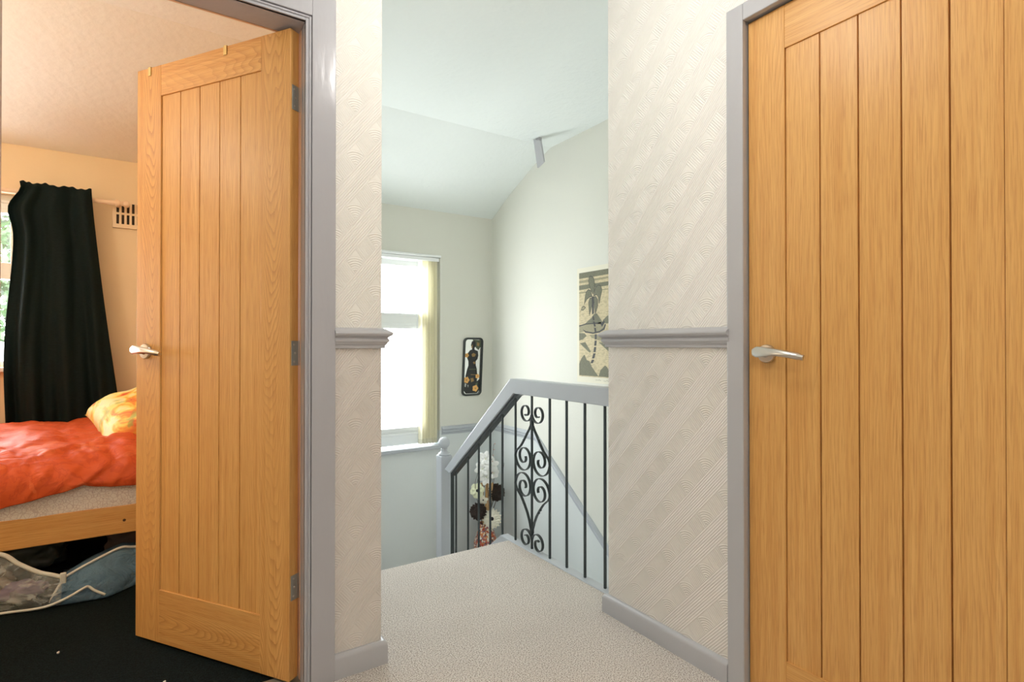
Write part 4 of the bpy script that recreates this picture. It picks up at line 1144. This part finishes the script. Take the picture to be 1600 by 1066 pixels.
# pillow
pm = mat('yellow_floral_pillowcase', srgb(236, 190, 84), 0.6); t = NT(pm); c = t.coord()
a1 = t.noise(t.mapping(c, rot=(0.3, 0.5, 0.2)), 7.5, 3, 0.55, 1.2); a2 = t.noise(t.mapping(c, loc=(3, 1, 2)), 9, 2, 0.5, 0.8)
k1 = t.ramp(a1, [(0.30, srgb(214, 80, 40)), (0.39, srgb(232, 146, 50)), (0.46, srgb(236, 204, 90)), (0.56, srgb(234, 220, 160)), (0.72, srgb(230, 196, 150))])
t.color(t.mix(t.ramp(a2, [(0.60, (0, 0, 0)), (0.66, (0.7, 0.7, 0.7))]), k1, srgb(150, 158, 70)))
t.bump(t.noise(c, 10, 3), 0.02, 0.5)
def pillow_mesh(L, Wd, T_, sd):
    bm = BM(); N = 30; top = {}; bot = {}
    for i in range(N + 1):
        for j in range(N + 1):
            u, v = 2 * i / N - 1, 2 * j / N - 1
            fx = L / 2 * u * (1 - 0.07 * (1 - abs(v)) * abs(u) ** 3 * 0 - 0.05 * v * v * 0 - 0.06 * (1 - v * v) * u * u)
            fy = Wd / 2 * v * (1 - 0.08 * (1 - u * u) * v * v)
            h = T_ / 2 * max(0.0, (1 - u ** 4) * (1 - v ** 4)) ** 0.55
            nz = noise.noise(Vector((fx * 7 + sd, fy * 7, 0))) * 0.022 * min(1, h / 0.03) + noise.noise(Vector((fx * 22 + sd, fy * 15, 2))) * 0.008 * min(1, h / .03)
            edge = i in (0, N) or j in (0, N)
            a = bm.verts.new((fx, fy, h + nz)); top[i, j] = a
            bot[i, j] = a if edge else bm.verts.new((fx, fy, -h * 0.8 + nz * 0.3))
            if edge: a.co.z = 0.006 * math.sin(u * 9 + v * 7)
    for i in range(N):
        for j in range(N):
            for d in (top, bot):
                try: bm.faces.new((d[i, j], d[i + 1, j], d[i + 1, j + 1], d[i, j + 1]))
                except ValueError: pass
    return bm
pl = obj('pillow', pillow_mesh(0.66, 0.46, 0.17, 2.0), pm, smooth=True)
pl.location = (0.06, 3.30, 0.735); pl.rotation_euler = (R(20), R(-24), R(6))
tag(pl, 'plump yellow and orange floral pillow on the bed beside the open door', 'pillow')
p2m = mat('cream_pillowcase', srgb(232, 206, 170), 0.7); NT(p2m).bump(NT(p2m).noise(NT(p2m).coord(), 9, 3), 0.01, 0.4)
pl2 = obj('pillow', pillow_mesh(0.60, 0.40, 0.09, 7.0), p2m, smooth=True)
pl2.location = (0.14, 3.34, 0.622); pl2.rotation_euler = (R(3), R(-5), R(3))
tag(pl2, 'flat cream pillow showing under the yellow floral one', 'pillow')

# under-bed storage bag
blue = mat('blue_bag_fabric', srgb(92, 124, 146), 0.8); t = NT(blue); c = t.coord()
t.color(t.mix(t.ramp(t.noise(c, 9, 3), [(0.4, (0, 0, 0)), (0.65, (0.6, 0.6, 0.6))]), srgb(88, 120, 142), srgb(62, 84, 100)))
t.bump(t.noise(c, 10, 4, 0.6, 0.8), 0.05, 0.8)
clear = mat('clear_plastic_film', srgb(205, 210, 205), 0.12); t = NT(clear)
out = [n for n in t.t.nodes if n.type == 'OUTPUT_MATERIAL'][0]
tr_ = t.n('ShaderNodeBsdfTransparent'); ms = t.n('ShaderNodeMixShader'); 
cr_n = t.ramp(t.noise(t.mapping(t.coord(), scale=(1, 1, 2)), 14, 4, 0.6, 1.0), [(0.45, (0.82, 0.82, 0.82)), (0.62, (0.5, 0.5, 0.5))])
t.l(cr_n, ms.inputs[0]); t.l(t.b.outputs[0], ms.inputs[1]); t.l(tr_.outputs[0], ms.inputs[2]); t.l(ms.outputs[0], out.inputs[0])
t.bump(t.noise(t.mapping(t.coord(), scale=(1, 1, 1.5)), 16, 4, 0.55, 1.2), 0.02, 1.0)
piping = mat('white_piping', srgb(206, 206, 196), 0.7)
bag = empty('storage_bag', (-0.33, 3.0, 0), 0, 'slumped blue underbed storage bag with white piping and clear plastic cover', 'storage bag')
bag_pts = [(-1.05, 2.83, 0.0), (-0.70, 2.80, 0.0), (-0.48, 2.80, 0.0), (-0.36, 2.765, 0.0), (-0.25, 2.745, 0.0), (-0.155, 2.735, 0.0), (-0.08, 2.80, 0.0), (0.02, 2.88, 0.0), (0.10, 3.0, 0)]
# blue side: hull from floor line up to a piped rim
def lerp_pts(pts, x):
    for a, b in zip(pts, pts[1:]):
        if a[0] <= x <= b[0]:
            k_ = (x - a[0]) / (b[0] - a[0]); return Vector(a).lerp(Vector(b), k_)
    return Vector(pts[-1]) if x > pts[-1][0] else Vector(pts[0])
rim = [(-0.335, 2.80, 0.028), (-0.300, 2.81, 0.088), (-0.24, 2.835, 0.112), (-0.17, 2.86, 0.136), (-0.115, 2.88, 0.150), (-0.075, 2.90, 0.138), (0.02, 2.93, 0.118), (0.10, 3.02, 0.10)]
bm = BM(); rows = []
for i in range(61):
    x = -0.335 + 0.435 * i / 60
    a = lerp_pts(bag_pts, x); b = lerp_pts(rim, x); a.x = b.x = x; row = []
    for j in range(13):
        v = j / 12; p = a.lerp(b, v); bul = math.sin(PI * v) * 0.022
        p.y -= bul; p.z = max(0.003, p.z + 0.0)
        p += Vector((0, -1, 0.3)) * noise.noise(Vector((x * 13 + v * 4, v * 4, 1))) * 0.018 * math.sin(PI * v)
        row.append(bm.verts.new(p))
    for j in range(1, 9):   # folds over the rim, going back under the bed
        p = b + Vector((0, 0.045 * j, -0.002 * j * j + 0.012 * noise.noise(Vector((x * 9, j * 0.5, 4)))))
        p.z = max(0.01, p.z); row.append(bm.verts.new(p))
    rows.append(row)
for a, b in zip(rows, rows[1:]):
    for j in range(len(a) - 1): bm.faces.new((a[j], a[j + 1], b[j + 1], b[j]))
o = obj('bag_side', bm, blue, smooth=True); o.modifiers.new('thick', 'SOLIDIFY').thickness = 0.002; child(o, bag)
# clear cover on the left
bm = BM(); rows = []
top_edge = [(-1.05, 2.90, 0.235), (-0.62, 2.895, 0.215), (-0.50, 2.87, 0.205), (-0.44, 2.85, 0.160), (-0.38, 2.83, 0.122), (-0.335, 2.815, 0.105), (-0.30, 2.81, 0.090)]
for i in range(71):
    x = -1.05 + 0.75 * i / 70
    a = lerp_pts(bag_pts, x); b = lerp_pts(top_edge, x); a.x = b.x = x; row = []
    for j in range(17):
        v = j / 16; p = a.lerp(b, v); p.y -= 0.03 * math.sin(PI * v); p.z = max(0.004, p.z)
        p += Vector((0, -0.8, 0.5)) * (noise.noise(Vector((x * 11 + v * 5, v * 7, 3))) * 0.030 + abs(noise.noise(Vector((x * 25, v * 10, 7)))) * 0.012) * math.sin(PI * v)
        row.append(bm.verts.new(p))
    rows.append(row)
for a, b in zip(rows, rows[1:]):
    for j in range(len(a) - 1): bm.faces.new((a[j], a[j + 1], b[j + 1], b[j]))
child(obj('clear_cover', bm, clear, smooth=True), bag)
def pipe(pts, r=0.0055, nm='piping'):
    bm = BM(); tube(bm, spline(pts, 8), r, 8); return child(obj(nm, bm, piping, smooth=True), bag)
pipe([(p[0], p[1] - 0.002, p[2] + 0.002) for p in rim[1:]])
pipe([(p[0], p[1] - 0.004, p[2] + 0.004) for p in top_edge], 0.0085)
pipe([(-0.335, 2.776, 0.012), (-0.330, 2.782, 0.030), (-0.315, 2.79, 0.060), (-0.298, 2.80, 0.092)], 0.005)
pipe([(-0.62, 2.785, 0.008), (-0.48, 2.78, 0.008), (-0.39, 2.758, 0.008), (-0.335, 2.742, 0.015), (-0.28, 2.735, 0.034), (-0.232, 2.74, 0.056), (-0.215, 2.745, 0.058), (-0.195, 2.735, 0.042), (-0.160, 2.725, 0.020)], 0.005)
bm = BM(); box(bm, -0.309, -0.289, 2.790, 2.802, 0.072, 0.115); child(obj('zip_end', bm, piping, bevel=0.003), bag)
# things seen through the cover and beside the bag
def lump(name, c, r, m, sd, label, cat, squash=(1, 1, 1)):
    bm = BM(); bmesh.ops.create_icosphere(bm, subdivisions=4, radius=1.0)
    for v in bm.verts:
        d = v.co.copy(); k_ = 1 + 0.35 * noise.noise(d * 1.7 + Vector((sd, 0, 0))) + 0.14 * noise.noise(d * 5 + Vector((sd, 2, 0)))
        v.co = Vector((d.x * r * squash[0], d.y * r * squash[1], d.z * r * squash[2])) * k_ + Vector(c)
        v.co.z = max(v.co.z, 0.004)
    return tag(obj(name, bm, m, smooth=True), label, cat)
lump('folded_clothes', (-0.58, 2.93, 0.07), 0.075, mat('taupe_cloth', srgb(120, 108, 96), 0.9), 1, 'taupe clothes bundled in the clear end of the storage bag', 'clothes', (1.5, 0.9, 0.75))
lump('folded_clothes', (-0.44, 2.88, 0.045), 0.05, mat('lilac_cloth', srgb(126, 112, 136), 0.9), 4, 'small lilac clothes bundle at the front of the clear storage bag', 'clothes', (1.5, 0.8, 0.7))
lump('folded_clothes', (-0.08, 3.12, 0.115), 0.07, mat('brown_cloth', srgb(92, 80, 78), 0.9), 6, 'dark brown clothes bundle behind the blue bag rim', 'clothes', (1.5, 0.8, 0.9))
lump('plastic_bag', (-0.03, 3.32, 0.155), 0.05, mat('pink_bag', srgb(186, 120, 126), 0.5), 8, 'crumpled pink bag far under the bed by the door edge', 'bag', (1, 0.8, 1))
lump('plastic_bag', (-0.46, 3.20, 0.10), 0.095, mat('grey_bag', srgb(70, 74, 68), 0.4), 9, 'dark crumpled plastic bag under the bed behind the storage bag', 'bag', (1.3, 0.9, 1))
# two bits of fluff on the black carpet
for (x, y, l_) in ((-0.262, 2.34, 'white speck of fluff on the black carpet nearer the bed'), (0.03, 1.96, 'white speck of fluff on the black carpet near the open door')):
    bm = BM(); bmesh.ops.create_icosphere(bm, subdivisions=2, radius=0.004)
    for v in bm.verts: v.co = v.co * (1 + 0.5 * noise.noise(v.co * 500)) + Vector((x, y, 0.002))
    tag(obj('fluff', bm, mat('fluff', srgb(220, 215, 205), 0.9), smooth=True), l_, 'fluff')

# corridor lamp (holds the corridor bulb), out of frame
lampm = mat('opal_shade', srgb(250, 244, 230), 0.6)
lp = empty('ceiling_lamp', (0.72, 1.02, CZ), 0, 'corridor pendant lamp with a white open shade', 'lamp')
bm = BM(); tube(bm, [(0.72, 1.02, CZ), (0.72, 1.02, 2.33)], 0.003, 6, Vector((1, 0, 0))); lathe(bm, [(0.04, 0), (0.035, -0.02), (0.01, -0.03)], (0.72, 1.02, CZ), 16)
child(obj('cord', bm, lampm), lp)

# trees outside the bedroom window
leaf = mat('tree_leaves', srgb(96, 140, 84), 0.6); t = NT(leaf)
t.color(t.ramp(t.noise(t.coord(), 3, 3), [(0.35, srgb(18, 40, 22)), (0.65, srgb(62, 98, 56))]))
def tree(x, y, z0, h, r, label, sd):
    e = empty('garden_tree', (x, y, z0), 0, label, 'tree', 'trees outside the bedroom window')
    bm = BM(); tube(bm, [(x, y, z0), (x + .1, y, z0 + h * .5), (x, y, z0 + h * .8)], lambda i: 0.16 - 0.04 * i, 8, Vector((1, 0, 0)))
    child(obj('trunk', bm, stem_m, smooth=True), e)
    rn = random.Random(sd); bm = BM()
    for k_ in range(4200):
        d = Vector((rn.gauss(0, 1), rn.gauss(0, 1), rn.gauss(0, 1))).normalized() * r * rn.random() ** 0.4
        c_ = Vector((x, y, z0 + h)) + Vector((d.x, d.y, d.z * 0.9)); s_ = rn.uniform(0.07, 0.16)
        u = Vector((rn.uniform(-1, 1), rn.uniform(-1, 1), rn.uniform(-1, 1))).normalized(); w = u.orthogonal().normalized()
        bm.faces.new([bm.verts.new(c_ + u * s_), bm.verts.new(c_ + w * s_ * .5), bm.verts.new(c_ - u * s_), bm.verts.new(c_ - w * s_ * .5)])
    child(obj('crown', bm, leaf), e)
tree(-3.4, 15.5, -2.7, 5.9, 2.5, 'green tree seen through the bedroom window', 1)
